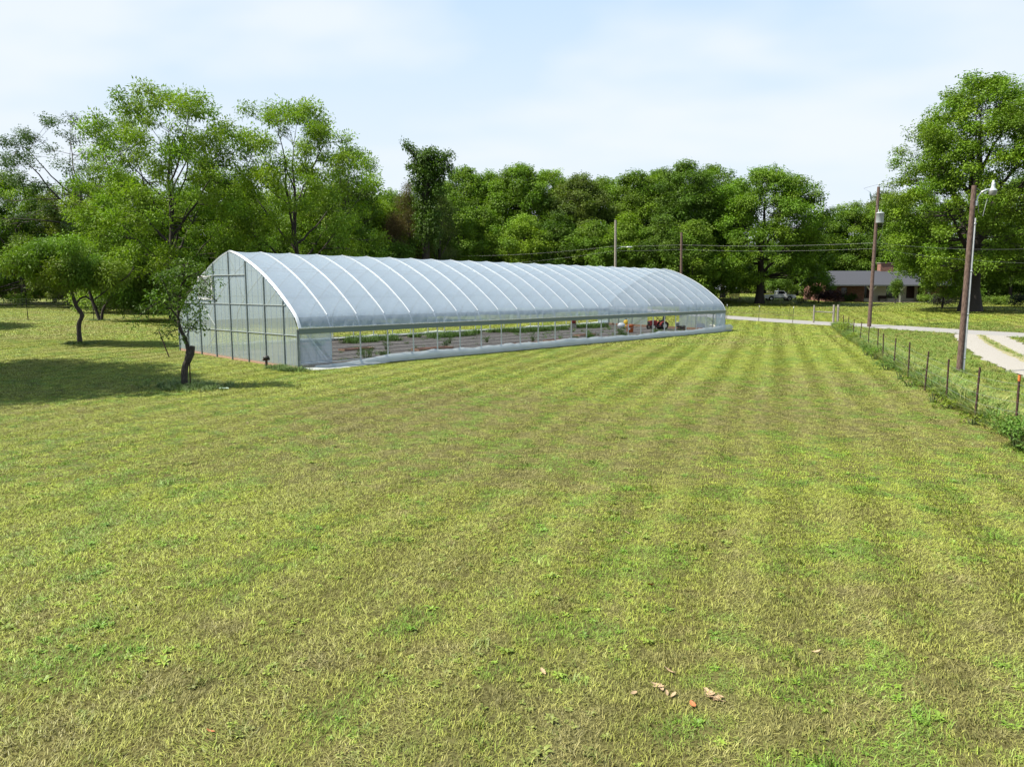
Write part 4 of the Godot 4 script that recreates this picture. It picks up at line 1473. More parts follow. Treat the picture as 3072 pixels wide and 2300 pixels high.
func build_house() -> void:
	rng.seed = 41
	var D := 116.0
	var k := D / FOCAL
	var x0 := (2470.0 - 1536.0) * k
	var g := 1.62
	var t := thing("ranch_house", "low brick ranch house with a grey shingle roof and posted porch", "house", Vector3(x0, g, -D))
	var X := func(px: float) -> float: return (px - 2470.0) * k
	var right: float = X.call(2835.0)
	var wh := 2.62
	# brick front, with the porch recess between 2588 and 2760
	var pl: float = X.call(2586.0)
	var pr: float = X.call(2762.0)
	# walls: pieces round the window opening left of the porch
	var wl: float = X.call(2517.0)
	var wr: float = X.call(2535.0)
	for b in [[0.0, wl, 0.0, wh], [wr, pl, 0.0, wh], [wl, wr, 0.0, 0.85], [wl, wr, 2.25, wh], [pr, right, 0.0, wh]]:
		wall_box(t, "brick_wall", Vector3((b[0] + b[1]) * 0.5, (b[2] + b[3]) * 0.5 - (0.4 if b[2] == 0.0 else 0.0) * 0.5, -0.15), Vector3(b[1] - b[0], b[3] - b[2] + (0.4 if b[2] == 0.0 else 0.0), 0.3), M.brick)
	var win := wall_box(t, "window", Vector3((wl + wr) * 0.5, 1.55, -0.16), Vector3(wr - wl, 1.4, 0.05), M.glass_dark)
	wall_box(win, "sash", Vector3((wl + wr) * 0.5, 1.55, -0.12), Vector3(wr - wl, 0.06, 0.04), M.cream)
	wall_box(win, "sill", Vector3((wl + wr) * 0.5, 0.83, 0.04), Vector3(wr - wl + 0.1, 0.06, 0.12), M.concrete)
	wall_box(t, "brick_wall", Vector3(0.15, wh * 0.5, -4.3), Vector3(0.3, wh, 8.0), M.brick)
	wall_box(t, "brick_wall", Vector3(right - 0.15, wh * 0.5, -4.3), Vector3(0.3, wh, 8.0), M.brick)
	wall_box(t, "brick_wall", Vector3(right * 0.5, wh * 0.5, -8.45), Vector3(right, wh, 0.3), M.brick)
	# porch: slab, back wall, doors and windows
	var back := -1.7
	wall_box(t, "porch_slab", Vector3((pl + pr) * 0.5, -0.12, 0.2), Vector3(pr - pl + 0.4, 0.42, 4.2), M.concrete)
	var pieces := [[2586.0, 2593.0], [2617.0, 2638.0 + 28.0], [2710.0, 2727.0], [2752.0, 2762.0]]
	for p in pieces: wall_box(t, "porch_wall", Vector3((X.call(p[0]) + X.call(p[1])) * 0.5, 1.35, back), Vector3(X.call(p[1]) - X.call(p[0]), wh - 0.15, 0.2), M.cream)
	wall_box(t, "porch_wall", Vector3((pl + pr) * 0.5, 0.35, back - 0.02), Vector3(pr - pl, 0.5, 0.15), M.cream)
	for p in [[2593.0, 2617.0], [2666.0, 2710.0]]:
		var c: float = (X.call(p[0]) + X.call(p[1])) * 0.5
		var w: float = X.call(p[1]) - X.call(p[0])
		var pw := wall_box(t, "porch_window", Vector3(c, 1.6, back - 0.03), Vector3(w, 2.0, 0.06), M.glass_dark)
		wall_box(pw, "mullion", Vector3(c, 1.6, back + 0.03), Vector3(0.06, 2.0, 0.05), M.cable)
		wall_box(pw, "shutter", Vector3(c + w * 0.5 - 0.24, 1.6, back + 0.05), Vector3(0.42, 2.0, 0.04), M.dark_red_steel)
	var dr := wall_box(t, "front_door", Vector3((X.call(2727.0) + X.call(2752.0)) * 0.5, 1.2, back), Vector3(X.call(2752.0) - X.call(2727.0), 2.2, 0.06), M.dark_red_steel)
	var kn := surf()
	lathe(kn, [Vector2(0, -0.04), Vector2(0.04, 0), Vector2(0, 0.04)], Vector3(X.call(2749.0), 1.1, back + 0.07), 8)
	part("handle", kn, M.chrome, dr)
	# posts with Y braces
	for px in [2588.0, 2672.0, 2757.0]:
		var c: float = X.call(px)
		var pst := surf()
		box(pst, Vector3(c, 1.3, 2.0), Vector3(0.26, 2.45, 0.2), Basis.IDENTITY, 0.01)
		var pn := part("porch_post", pst, M.cream, t)
		for s in [-1.0, 1.0]:
			var br := surf()
			box(br, Vector3(c + s * 0.42, 2.12, 2.0), Vector3(0.16, 0.95, 0.16), Basis(Vector3.BACK, -s * 0.75), 0.01)
			part("brace", br, M.cream, pn)
	wall_box(t, "porch_beam", Vector3((pl + pr) * 0.5, wh + 0.0, 2.0), Vector3(pr - pl + 0.5, 0.26, 0.2), M.cable)
	# roof: two slopes with thickness
	var st := surf()
	var e0 := Vector3(-0.6, 2.72, 2.35)
	var ridge := 4.95
	var zr := -3.6
	var a := Vector3(-0.6, 2.72, 2.35)
	var b := Vector3(right + 0.6, 2.72, 2.35)
	var c2 := Vector3(right + 0.6, ridge, zr)
	var d2 := Vector3(-0.6, ridge, zr)
	var ea := Vector3(-0.6, 2.72, -9.2)
	var eb := Vector3(right + 0.6, 2.72, -9.2)
	st.set_smooth_group(-1)
	quad(st, d2, c2, b, a)
	quad(st, c2, d2, ea, eb)
	var th := Vector3(0, -0.16, 0)
	quad(st, a, b, b + th, a + th)
	quad(st, eb, ea, ea + th, eb + th)
	quad(st, d2, a, a + th, d2 + th)
	quad(st, ea, d2, d2 + th, ea + th)
	quad(st, b, c2, c2 + th, b + th)
	quad(st, c2, eb, eb + th, c2 + th)
	quad(st, a + th, b + th, c2 + th, d2 + th)
	quad(st, c2 + th, eb + th, ea + th, d2 + th)
	var rf := part("roof", st, M.shingle, t)
	st = surf()
	box(st, Vector3(right * 0.5, 2.62, 2.37), Vector3(right + 1.2, 0.18, 0.04))
	part("fascia", st, M.cable, rf)
	st = surf()
	for xx in [0.15, right - 0.15]:
		for p in [Vector3(xx, 2.58, 2.2), Vector3(xx, ridge - 0.17, zr), Vector3(xx, 2.58, -8.9)]: st.add_vertex(p)
	part("gable", st, M.brick, t)
	st = surf()
	var cx: float = X.call(2681.0)
	box(st, Vector3(cx, 5.2, zr - 0.3), Vector3(2.05, 1.9, 1.1))
	var ch := part("chimney", st, M.brick, rf)
	st = surf()
	box(st, Vector3(cx, 6.2, zr - 0.3), Vector3(2.25, 0.12, 1.25), Basis.IDENTITY, 0.01)
	part("chimney_cap", st, M.concrete, t)
	# bench on the porch
	var bn := thing("porch_bench", "dark bench on the porch of the ranch house", "bench", Vector3(x0 + X.call(2653.0), g + 0.09, -D + back + 0.55))
	wall_box(bn, "seat", Vector3(0, 0.42, 0), Vector3(1.3, 0.06, 0.45), M.dark_red_steel)
	wall_box(bn, "backrest", Vector3(0, 0.7, -0.22), Vector3(1.3, 0.45, 0.05), M.dark_red_steel)
	for x in [-0.58, 0.58]: for z in [-0.18, 0.18]: wall_box(bn, "leg", Vector3(x, 0.2, z), Vector3(0.06, 0.4, 0.06), M.dark_red_steel)

func build_left_house() -> void:
	var D := 128.0
	var k := D / FOCAL
	var g := 2.05
	var xr := (104.0 - 1536.0) * k
	var t := thing("brick_house", "red brick house end with a downspout behind the garden fence", "house", Vector3(xr, g, -D), 0.0)
	wall_box(t, "brick_wall", Vector3(-9, 1.4, -0.15), Vector3(18, 3.4, 0.3), M.brick)
	wall_box(t, "brick_wall", Vector3(-0.15, 1.4, -4.8), Vector3(0.3, 3.4, 9.0), M.brick)
	wall_box(t, "foundation", Vector3(-9, 0.0, 0.02), Vector3(18.05, 0.7, 0.3), M.dark_red_steel)
	var st := surf()
	st.set_smooth_group(-1)
	var a := Vector3(-19, 3.0, 0.7)
	var b := Vector3(0.7, 3.0, 0.7)
	var c := Vector3(0.7, 5.4, -4.6)
	var d := Vector3(-19, 5.4, -4.6)
	quad(st, d, c, b, a)
	quad(st, c, d, Vector3(-19, 3, -10), Vector3(0.7, 3, -10))
	var th := Vector3(0, -0.18, 0)
	quad(st, a, b, b + th, a + th)
	quad(st, b, c, c + th, b + th)
	quad(st, c, Vector3(0.7, 3, -10), Vector3(0.7, 3, -10) + th, c + th)
	quad(st, a + th, b + th, c + th, d + th)
	part("roof", st, M.shingle, t)
	st = surf()
	for p in [Vector3(0, 3, 0), Vector3(0, 5.2, -4.6), Vector3(0, 3, -9.3)]: st.add_vertex(p)
	part("gable", st, M.brick, t)
	st = surf()
	box(st, Vector3(-3.4, 1.9, 0.08), Vector3(0.14, 2.2, 0.12), Basis.IDENTITY, 0.01)
	box(st, Vector3(-3.4, 0.85, 0.2), Vector3(0.14, 0.12, 0.3), Basis.IDENTITY, 0.01)
	part("downspout", st, M.white_paint, t)
	# its concrete drive
	var dv := surf()
	dv.set_smooth_group(0)
	var rows := []
	for i in 13:
		var row := []
		for j in 7:
			var px := lerpf(-260.0, lerpf(110.0, 175.0, j / 6.0), i / 12.0)
			var p := gp(px, lerpf(896.0, 919.0, j / 6.0))
			row.append(p + Vector3(0, 0.03, 0))
		rows.append(row)
	for i in 12:
		for j in 6: quad(dv, rows[i][j], rows[i + 1][j], rows[i + 1][j + 1], rows[i][j + 1])
	part("concrete_drive", dv, M.concrete).set_meta("kind", "structure")

func build_truck() -> void:
	var base := gp(2336, 902.7)
	var t := thing("pickup_truck", "white pickup truck parked under the trees beside the ranch house", "pickup truck", base, 0.0)
	# side outlines extruded across, facing +x
	var extrude := func(st: SurfaceTool, outline: Array, half: float, inset: float) -> void:
		st.set_smooth_group(-1)
		var poly := PackedVector2Array(outline)
		var tri := Geometry2D.triangulate_polygon(poly)
		for z in [half, -half]:
			for i in range(0, tri.size(), 3):
				var q := [tri[i], tri[i + 1], tri[i + 2]]
				for k in q: st.add_vertex(Vector3(poly[k].x, poly[k].y, z))
		for i in poly.size():
			var p := poly[i]
			var n := poly[(i + 1) % poly.size()]
			quad(st, Vector3(p.x, p.y, half), Vector3(n.x, n.y, half), Vector3(n.x, n.y, -half), Vector3(p.x, p.y, -half))
	var st := surf()
	var ar := func(cx: float) -> Array:
		var a := []
		for k in 9:
			var g := PI * k / 8.0
			a.append(Vector2(cx - cos(g) * 0.43, 0.46 + sin(g) * 0.40))
		return a
	var body: Array = [Vector2(-2.45, 0.46)] + ar.call(-1.42) + ar.call(1.45) + [Vector2(2.4, 0.46), Vector2(2.42, 0.85), Vector2(2.36, 0.98), Vector2(1.1, 1.06), Vector2(-0.5, 1.06), Vector2(-0.52, 1.02), Vector2(-2.46, 1.02)]
	extrude.call(st, body, 0.88, 0.0)
	part("body", st, M.truck_white, t)
	st = surf()
	extrude.call(st, [Vector2(-0.48, 1.06), Vector2(1.05, 1.06), Vector2(0.62, 1.58), Vector2(0.5, 1.64), Vector2(-0.3, 1.64), Vector2(-0.42, 1.58)], 0.74, 0.0)
	var cab := part("cab", st, M.truck_white, t)
	for z in [0.745, -0.745]:
		st = surf()
		extrude.call(st, [Vector2(-0.3, 1.12), Vector2(0.82, 1.12), Vector2(0.52, 1.55), Vector2(-0.28, 1.55)], 0.01, 0.0)
		part("side_window", st, M.glass_dark, cab).position = Vector3(0, 0, z)
		st = surf()
		box(st, Vector3(0.1, 0.95, z * 1.19), Vector3(0.14, 0.03, 0.02))
		part("handle", st, M.chrome, cab)
	st = surf()
	box(st, Vector3(0.86, 1.33, 0), Vector3(0.02, 0.58, 1.3), Basis(Vector3.BACK, 0.69))
	part("windscreen", st, M.glass_dark, cab)
	st = surf()
	box(st, Vector3(-1.48, 1.02, 0), Vector3(1.75, 0.03, 1.5))
	part("bed_liner", st, M.black, t)
	for x in [2.46, -2.5]:
		st = surf()
		box(st, Vector3(x, 0.52, 0), Vector3(0.12, 0.16, 1.8), Basis.IDENTITY, 0.03)
		part("bumper", st, M.chrome, t)
	for z in [0.66, -0.66]:
		st = surf()
		box(st, Vector3(2.43, 0.8, z), Vector3(0.03, 0.18, 0.3), Basis.IDENTITY, 0.01)
		part("headlight", st, mat(Color(0.6, 0.62, 0.64), 0.1), t)
		st = surf()
		box(st, Vector3(-2.465, 0.85, z * 1.2), Vector3(0.03, 0.28, 0.14), Basis.IDENTITY, 0.01)
		part("tail_light", st, M.red, t)
	st = surf()
	box(st, Vector3(0, 0.5, 0.87), Vector3(1.9, 0.1, 0.04))
	box(st, Vector3(0, 0.5, -0.87), Vector3(1.9, 0.1, 0.04))
	part("rocker_trim", st, M.black, t)
	for x in [-1.42, 1.45]:
		for z in [0.74, -0.74]: wheel(t, Vector3(x, 0.36, z), 0.36, 0.24, Vector3.BACK, M.chrome)

# ---------------------------------------------------------------- trees and plants
func make_sprays() -> void:
	spray.oak = leaf_spray(34, 0.56, 0.23, 0.145, 0.15, 1)
	spray.walnut = leaf_spray(34, 0.56, 0.27, 0.11, 0.1, 2)
	spray.ivy = leaf_spray(24, 0.4, 0.2, 0.15, 0.3, 3)
	spray.cedar = leaf_spray(40, 0.5, 0.22, 0.05, -0.1, 4)
	spray.peach = leaf_spray(26, 0.26, 0.17, 0.05, 0.55, 5)
	spray.apple = leaf_spray(16, 0.2, 0.11, 0.06, 0.15, 6)
	spray.small = leaf_spray(30, 0.3, 0.13, 0.08, 0.0, 7)
	spray.tiny = leaf_spray(18, 0.16, 0.1, 0.05, 0.1, 8)

func build_fruit_trees() -> void:
	# young apple tree in front of the end wall
	var b := gp(553, 1160)
	var D := [-b.z]
	var P := func(x: float, y: float, off := 0.0) -> Vector3: return atd(x, y, D[0] - off)
	var limbs := [
		[0.125, 0.1, b - Vector3(0, 0.05, 0), P.call(553, 1110), P.call(562, 1075), P.call(568, 1040)],
		[0.075, 0.045, P.call(566, 1060), P.call(556, 1020), P.call(540, 985), P.call(533, 950, -0.2), P.call(536, 900, -0.3)],
		[0.04, 0.014, P.call(536, 905, -0.3), P.call(545, 850, -0.2), P.call(552, 820, 0.1), P.call(553, 790, 0.2)],
		[0.035, 0.012, P.call(538, 960), P.call(515, 930, 0.4), P.call(480, 905, 0.6), P.call(430, 935, 0.7)],
		[0.03, 0.01, P.call(536, 900, -0.3), P.call(575, 870, -0.6), P.call(610, 868, -0.7), P.call(650, 905, -0.8)],
		[0.03, 0.01, P.call(545, 850, -0.2), P.call(585, 820, 0.3), P.call(625, 855, 0.5)],
		[0.02, 0.01, P.call(515, 930, 0.4), P.call(500, 870, 0.6), P.call(480, 830, 0.8)],
		[0.02, 0.008, P.call(548, 1000), P.call(575, 985, 0.3), P.call(590, 960, 0.4)],
		[0.022, 0.012, P.call(568, 1045), P.call(560, 1010, 0.1), P.call(575, 970, 0.2)]]
	var masses := []
	for q in [[550, 800, 0.1, 0.4], [520, 835, 0.3, 0.5], [560, 830, -0.1, 0.55], [600, 815, 0.2, 0.4], [625, 855, 0.5, 0.35], [575, 865, -0.5, 0.5], [525, 880, 0.0, 0.5], [480, 840, 0.7, 0.4], [470, 900, 0.6, 0.45], [435, 930, 0.7, 0.35], [500, 920, 0.5, 0.45], [540, 930, -0.3, 0.5], [580, 925, -0.3, 0.45], [590, 960, 0.4, 0.4], [520, 970, 0.2, 0.4], [570, 985, 0.3, 0.35], [645, 900, -0.7, 0.22], [610, 880, -0.7, 0.4], [500, 1000, 0.4, 0.3], [410, 960, 0.8, 0.25], [545, 1010, 0.0, 0.25]]:
		masses.append([P.call(q[0], q[1], q[2]), q[3]])
	var t := laid_tree("apple_tree", "thin young apple tree with a dark stubby trunk near the greenhouse end wall", b, limbs, masses, {"seed": 5, "size": 1.05, "per": 62.0, "tone": Color(0.072, 0.145, 0.02), "kind": "apple", "yellow": 0.2})
	# broken stub on the trunk
	var st := surf()
	tube(st, [P.call(562, 1085) - b, P.call(572, 1060) - b, P.call(577, 1038) - b], [0.11, 0.125, 0.09], 9)
	part("stub", st, M.bark, t)
	# red steel stake beside it
	st = surf()
	var s0 := gp(572, 1157)
	var f := frame_of(Vector3(0.02, 1, 0))
	box(st, Vector3(0, 0.62, 0), Vector3(0.05, 1.4, 0.01), f)
	box(st, Vector3(0, 0.62, 0.02), Vector3(0.01, 1.4, 0.035), f)
	var sk := part("steel_stake", st, M.dark_red_steel)
	sk.position = s0
	metas(sk, "dark red steel stake upright beside the young apple tree trunk", "stake")
	# leaning stake farther back
	st = surf()
	var l0 := gp(507, 1072)
	var l1 := atd(476, 993, -l0.z - 0.2)
	tube(st, [Vector3.ZERO, l1 - l0], [0.03, 0.025], 6)
	var ls := part("leaning_stake", st, M.dark_red_steel)
	ls.position = l0
	metas(ls, "thin dark stake leaning over the grass near the apple tree", "stake")
	# peach tree with a crooked trunk
	b = gp(240, 1033)
	D[0] = -b.z
	limbs = [
		[0.14, 0.1, b - Vector3(0, 0.05, 0), P.call(236, 1000), P.call(236, 970), P.call(245, 945), P.call(228, 918), P.call(220, 895)],
		[0.085, 0.04, P.call(222, 900), P.call(212, 865), P.call(205, 830), P.call(180, 800), P.call(140, 760)],
		[0.065, 0.03, P.call(226, 915), P.call(238, 897), P.call(256, 890), P.call(275, 900, 0.2), P.call(300, 885, 0.4), P.call(330, 860, 0.5)],
		[0.05, 0.02, P.call(205, 830), P.call(225, 790, -0.4), P.call(250, 760, -0.8)],
		[0.04, 0.02, P.call(180, 800), P.call(110, 800, 0.6), P.call(60, 790, 1.2)],
		[0.04, 0.02, P.call(212, 865), P.call(170, 840, -1.0), P.call(130, 830, -1.6)],
		[0.04, 0.02, P.call(330, 860, 0.5), P.call(380, 830, 0.7), P.call(400, 800, 0.9)]]
	masses = []
	rng.seed = 8
	for q in [[150, 740], [200, 730], [110, 755], [70, 755], [60, 785], [100, 785], [150, 780], [200, 770], [250, 755], [240, 785], [290, 785], [180, 812], [130, 805], [90, 800], [60, 800], [220, 815], [270, 815], [310, 825], [335, 835], [170, 832], [195, 838], [140, 822], [290, 845], [150, 755], [210, 795], [260, 840], [30, 790], [340, 810]]:
		masses.append([P.call(q[0] + rr(-8, 8), q[1] + rr(-6, 6), rr(-1.6, 1.6)), rr(0.65, 0.9)])
	laid_tree("peach_tree", "leafy peach tree with a crooked bare trunk rising from a grass tuft", b, limbs, masses, {"seed": 9, "size": 1.2, "per": 62.0, "tone": Color(0.10, 0.195, 0.02), "kind": "peach", "yellow": 0.5})
	# second peach tree on the fence line, forked from the ground
	b = gp(300, 962)
	D[0] = -b.z
	limbs = [
		[0.16, 0.09, b - Vector3(0, 0.05, 0), P.call(285, 925), P.call(272, 890), P.call(265, 855), P.call(270, 800)],
		[0.13, 0.07, b + Vector3(0.1, -0.05, 0), P.call(308, 930), P.call(325, 900), P.call(345, 875), P.call(380, 830)],
		[0.06, 0.03, P.call(325, 900), P.call(355, 880, 1.0), P.call(420, 870, 1.4)],
		[0.06, 0.03, P.call(265, 855), P.call(230, 810, -1), P.call(200, 780, -1.2)]]
	masses = []
	for q in [[270, 770], [310, 760], [350, 770], [390, 790], [420, 810], [440, 835], [400, 830], [350, 810], [300, 800], [250, 800], [330, 840], [370, 855], [410, 860], [440, 870], [385, 880], [360, 905], [390, 915], [420, 900], [230, 770], [450, 850], [340, 790]]:
		masses.append([P.call(q[0] + rr(-8, 8), q[1] + rr(-6, 6), rr(-2.0, 2.0)), rr(0.9, 1.25)])
	laid_tree("peach_tree", "peach tree with two dark leaning stems forking at the garden fence", b, limbs, masses, {"seed": 10, "size": 1.5, "per": 40.0, "tone": Color(0.08, 0.16, 0.02), "kind": "peach", "yellow": 0.3})

func build_trees() -> void:
	var deep := Color(0.078, 0.155, 0.018)
	var mid := Color(0.11, 0.205, 0.02)
	var fresh := Color(0.138, 0.245, 0.022)
	var olive := Color(0.095, 0.15, 0.028)
	# open crowned trees behind the left half of the greenhouse
	tree_px("spreading_oak", "dark open oak with long bare limbs reaching over the smaller trees", 230, 345, 260, 86.0, {"clumps": 60, "cr": 1.25, "per": 9.0, "tone": Color(0.05, 0.10, 0.026), "low": 0.42, "hollow": 0.45, "peak": 0.3, "limbs": 1.0, "twigs": 3, "trunk": 0.5, "size": 0.9, "kind": "oak", "seed": 3, "trunk_to": 0.7, "yellow": 0.1})
	tree_px("hickory_tree", "tall airy hickory with a dark forked trunk behind the greenhouse end wall", 480, 262, 285, 64.0, {"clumps": 190, "cr": 1.0, "per": 11.0, "mains": 12, "tone": fresh, "low": 0.16, "hollow": 0.2, "peak": 0.5, "skirt": 0.75, "limbs": 0.8, "twigs": 3, "trunk": 0.28, "kind": "walnut", "seed": 14, "dome": 2.6, "vbias": 0.95, "flat": 0.65})
	tree_px("hickory_tree", "airy hickory with a slim straight dark trunk behind the first roof hoops", 870, 300, 270, 68.0, {"clumps": 180, "cr": 1.0, "per": 11.0, "mains": 12, "tone": fresh, "low": 0.14, "hollow": 0.2, "peak": 0.42, "skirt": 0.75, "limbs": 0.8, "twigs": 3, "trunk": 0.25, "kind": "walnut", "seed": 15, "dome": 2.3, "vbias": 0.9, "flat": 0.65})
	tree_px("oak_tree", "dark oak leaning out beside the airy hickory", 1040, 430, 110, 80.0, {"clumps": 50, "cr": 1.3, "per": 10.0, "tone": deep, "low": 0.2, "kind": "oak", "seed": 16})
	# lower, denser trees that close the view below them
	var thicket := "thicket trees behind the greenhouse"
	var n := 0
	for q in [[40, 520, 200, 92, mid], [250, 545, 180, 90, olive], [380, 520, 170, 78, fresh], [560, 560, 170, 84, mid], [720, 540, 170, 86, fresh], [960, 560, 160, 84, mid], [1080, 560, 130, 86, fresh], [-120, 490, 190, 96, mid], [640, 520, 170, 96, olive], [860, 560, 170, 98, mid], [1170, 560, 120, 92, mid], [1230, 590, 110, 96, deep], [1340, 560, 100, 98, mid], [430, 640, 130, 100, deep], [140, 600, 150, 104, deep]]:
		n += 1
		tree_px("thicket_tree", "bushy broadleaf tree filling the thicket behind the hickories", q[0], q[1], q[2], q[3], {"clumps": 120, "cr": 1.25, "per": 11.0, "flat": 0.6, "tone": q[4], "low": 0.04, "skirt": 0.9, "hollow": 0.35, "kind": "oak" if n % 2 else "walnut", "seed": 100 + n, "limbs": 0.35, "size": 1.05}, thicket)
	# low saplings right behind the greenhouse
	for q in [[700, 720, 90, 74], [840, 700, 90, 76], [980, 690, 90, 76], [1100, 680, 80, 78], [620, 730, 70, 70], [1190, 720, 80, 82]]:
		n += 1
		tree_px("sapling", "bright green sapling behind the greenhouse roof, %s from the end wall" % NTH[[700, 840, 980, 1100, 620, 1190].find(q[0]) + 1 if q[0] != 620 and q[0] != 1190 else (0 if q[0] == 620 else 5)], q[0], q[1], q[2], q[3], {"clumps": 34, "cr": 1.25, "per": 9.0, "tone": Color(0.09, 0.185, 0.022), "low": 0.03, "skirt": 0.9, "kind": "walnut", "seed": 130 + n, "limbs": 0.4, "trunk": 0.1}, "saplings behind the greenhouse")
	build_snag()
	# the tree row along the road behind the greenhouse
	var row := "oaks in the row beyond the road"
	var row_words := ["full oak next to the ivy topped snag in the road row", "dark recessed oak second in the road row from the ivy snag", "tall domed oak third in the road row from the ivy snag", "broad oak fourth in the road row from the ivy snag", "olive tinted oak fifth in the road row from the ivy snag", "oak directly behind the weathered grey pole in the road row", "oak between the grey pole and the plain brown pole", "dark oak just before the plain brown pole in the road row", "tallest dark oak right behind the plain brown pole", "oak at the end of the road row next to the broad shade tree"]
	var at := 0
	for q in [[1395, 498, 125, 112, mid], [1475, 512, 115, 116, mid], [1545, 486, 125, 110, mid], [1640, 506, 125, 114, fresh], [1735, 518, 120, 110, olive], [1815, 528, 115, 118, mid], [1900, 515, 115, 112, mid], [1975, 500, 115, 116, mid], [2060, 478, 120, 108, deep], [2150, 497, 120, 120, mid]]:
		n += 1
		at += 1
		tree_px("row_oak", row_words[at - 1], q[0], q[1], q[2], q[3], {"clumps": 190, "cr": 1.2, "per": 11.0, "flat": 0.6, "tone": q[4], "low": 0.08, "skirt": 0.85, "hollow": 0.35, "kind": "oak", "seed": 160 + n, "limbs": 0.6, "dome": 2.4, "size": 1.1, "yellow": 0.2}, row)
	at = 0
	for q in [[1330, 640, 100, 100], [1450, 620, 100, 102], [1570, 640, 100, 100], [1680, 630, 90, 102], [1790, 650, 90, 100], [1890, 640, 90, 102], [1990, 640, 90, 100], [2080, 650, 80, 100]]:
		n += 1
		at += 1
		tree_px("undergrowth_tree", "low bushy tree at the foot of the oak row, %s from the ivy snag" % NTH[at - 1], q[0], q[1], q[2], q[3], {"clumps": 75, "cr": 1.2, "per": 11.0, "flat": 0.6, "tone": [mid, fresh, deep][n % 3], "low": 0.03, "skirt": 0.95, "kind": "oak", "seed": 190 + n, "limbs": 0.3, "trunk": 0.14}, "low trees under the oak row")
	# trees on the house side of the road
	tree_px("shade_tree", "broad rounded shade tree with a short dark trunk beside the white pickup", 2296, 505, 205, 107.0, {"clumps": 210, "cr": 1.4, "per": 10.5, "flat": 0.58, "hollow": 0.35, "tone": Color(0.105, 0.205, 0.018), "low": 0.16, "skirt": 0.75, "peak": 0.35, "kind": "oak", "seed": 40, "trunk": 0.55, "size": 1.15})
	tree_px("shade_tree", "slim shade tree with a straight dark trunk near the brown garden bench", 2180, 560, 95, 129.0, {"clumps": 90, "cr": 1.3, "per": 10.0, "flat": 0.6, "tone": deep, "low": 0.2, "skirt": 0.7, "kind": "oak", "seed": 41, "trunk": 0.4, "size": 1.1})
	tree_px("great_oak", "huge spreading oak with a thick dark trunk in front of the ranch house", 2965, 222, 262, 84.0, {"clumps": 330, "cr": 1.4, "per": 10.0, "flat": 0.56, "mains": 13, "tone": Color(0.115, 0.215, 0.018), "low": 0.16, "skirt": 0.62, "peak": 0.36, "kind": "oak", "seed": 42, "trunk": 0.95, "size": 1.0, "dome": 1.5, "hollow": 0.4, "limbs": 0.7, "vbias": 1.0})
	for q in [[2570, 600, 100, 150, mid], [2660, 575, 100, 152, olive], [2760, 560, 120, 150, fresh], [2850, 600, 120, 156, mid], [3060, 540, 150, 140, deep], [3190, 470, 170, 100, mid], [2480, 640, 90, 150, deep], [2620, 700, 110, 146, deep], [2740, 700, 110, 144, mid], [2870, 720, 110, 146, deep], [2990, 720, 110, 146, deep], [2400, 700, 100, 150, deep], [2300, 720, 100, 170, mid], [2200, 740, 100, 175, mid], [3200, 690, 150, 140, deep]]:
		n += 1
		tree_px("background_tree", "green tree standing behind the ranch house and its yard", q[0], q[1], q[2], q[3], {"clumps": 100, "cr": 1.5, "per": 9.5, "flat": 0.6, "hollow": 0.35, "tone": q[4], "low": 0.05 if q[1] > 650 else 0.15, "skirt": 0.85, "kind": "oak", "seed": 220 + n, "limbs": 0.4, "size": 1.2, "trunk": 0.3}, "trees behind the ranch house")
	tree_px("yard_tree", "low bright leafy tree hanging beside the great oak trunk", 2838, 780, 62, 93.0, {"clumps": 40, "cr": 0.8, "per": 17.0, "flat": 0.6, "tone": fresh, "low": 0.3, "skirt": 0.9, "kind": "oak", "seed": 55, "trunk": 0.1, "size": 0.85})
	tree_px("yard_tree", "small leafy tree in front of the brick end of the ranch house", 2462, 800, 44, 112.0, {"clumps": 34, "cr": 0.75, "per": 17.0, "flat": 0.6, "tone": mid, "low": 0.2, "skirt": 0.9, "kind": "oak", "seed": 56, "trunk": 0.09, "size": 0.85})
	# small tree in front of the porch roof
	tree_px("porch_tree", "small leafy tree standing before the middle porch post", 2692, 836, 15, 109.0, {"clumps": 16, "cr": 0.6, "per": 32.0, "tone": deep, "low": 0.4, "kind": "small", "seed": 51, "trunk": 0.08, "size": 1.3})
	# trees just outside the left of the picture, whose shade lies on the lawn
	tree("side_oak", "large oak at the edge of the lawn whose shadow crosses the grass", on_ground(Vector3(-29.6, 0, -25.8)), {"tall": 20.0, "rad": 7.8, "clumps": 140, "cr": 1.8, "per": 9.0, "tone": mid, "low": 0.35, "kind": "oak", "seed": 61, "trunk": 0.4})
	tree("side_oak", "second large oak beyond the edge oak by the garden fence", on_ground(Vector3(-47.0, 0, -52.0)), {"tall": 14.0, "rad": 6.0, "clumps": 80, "cr": 1.7, "per": 9.0, "tone": mid, "low": 0.25, "kind": "oak", "seed": 62, "trunk": 0.35})
	# far wood that closes the view
	var far := thing("far_woods", "distant green woods closing the view behind the tree rows", "woods", Vector3.ZERO, 0.0, "", "stuff")
	rng.seed = 70
	var places := []
	var tints := []
	var clumps := []
	for i in 420:
		var px := rr(-250, 3350)
		var dd := rr(165.0, 210.0)
		var p := atd(px, 870, dd)
		clumps.append([Vector3(p.x, hgt(p.x, p.z) + rr(0.5, 9.5), p.z), rr(2.4, 3.6)])
	fill_clumps(clumps, 2.4, 1.7, deep, places, tints, 0.8, 0.2)
	copies("foliage", spray.oak, M.leaf, places, tints, far)

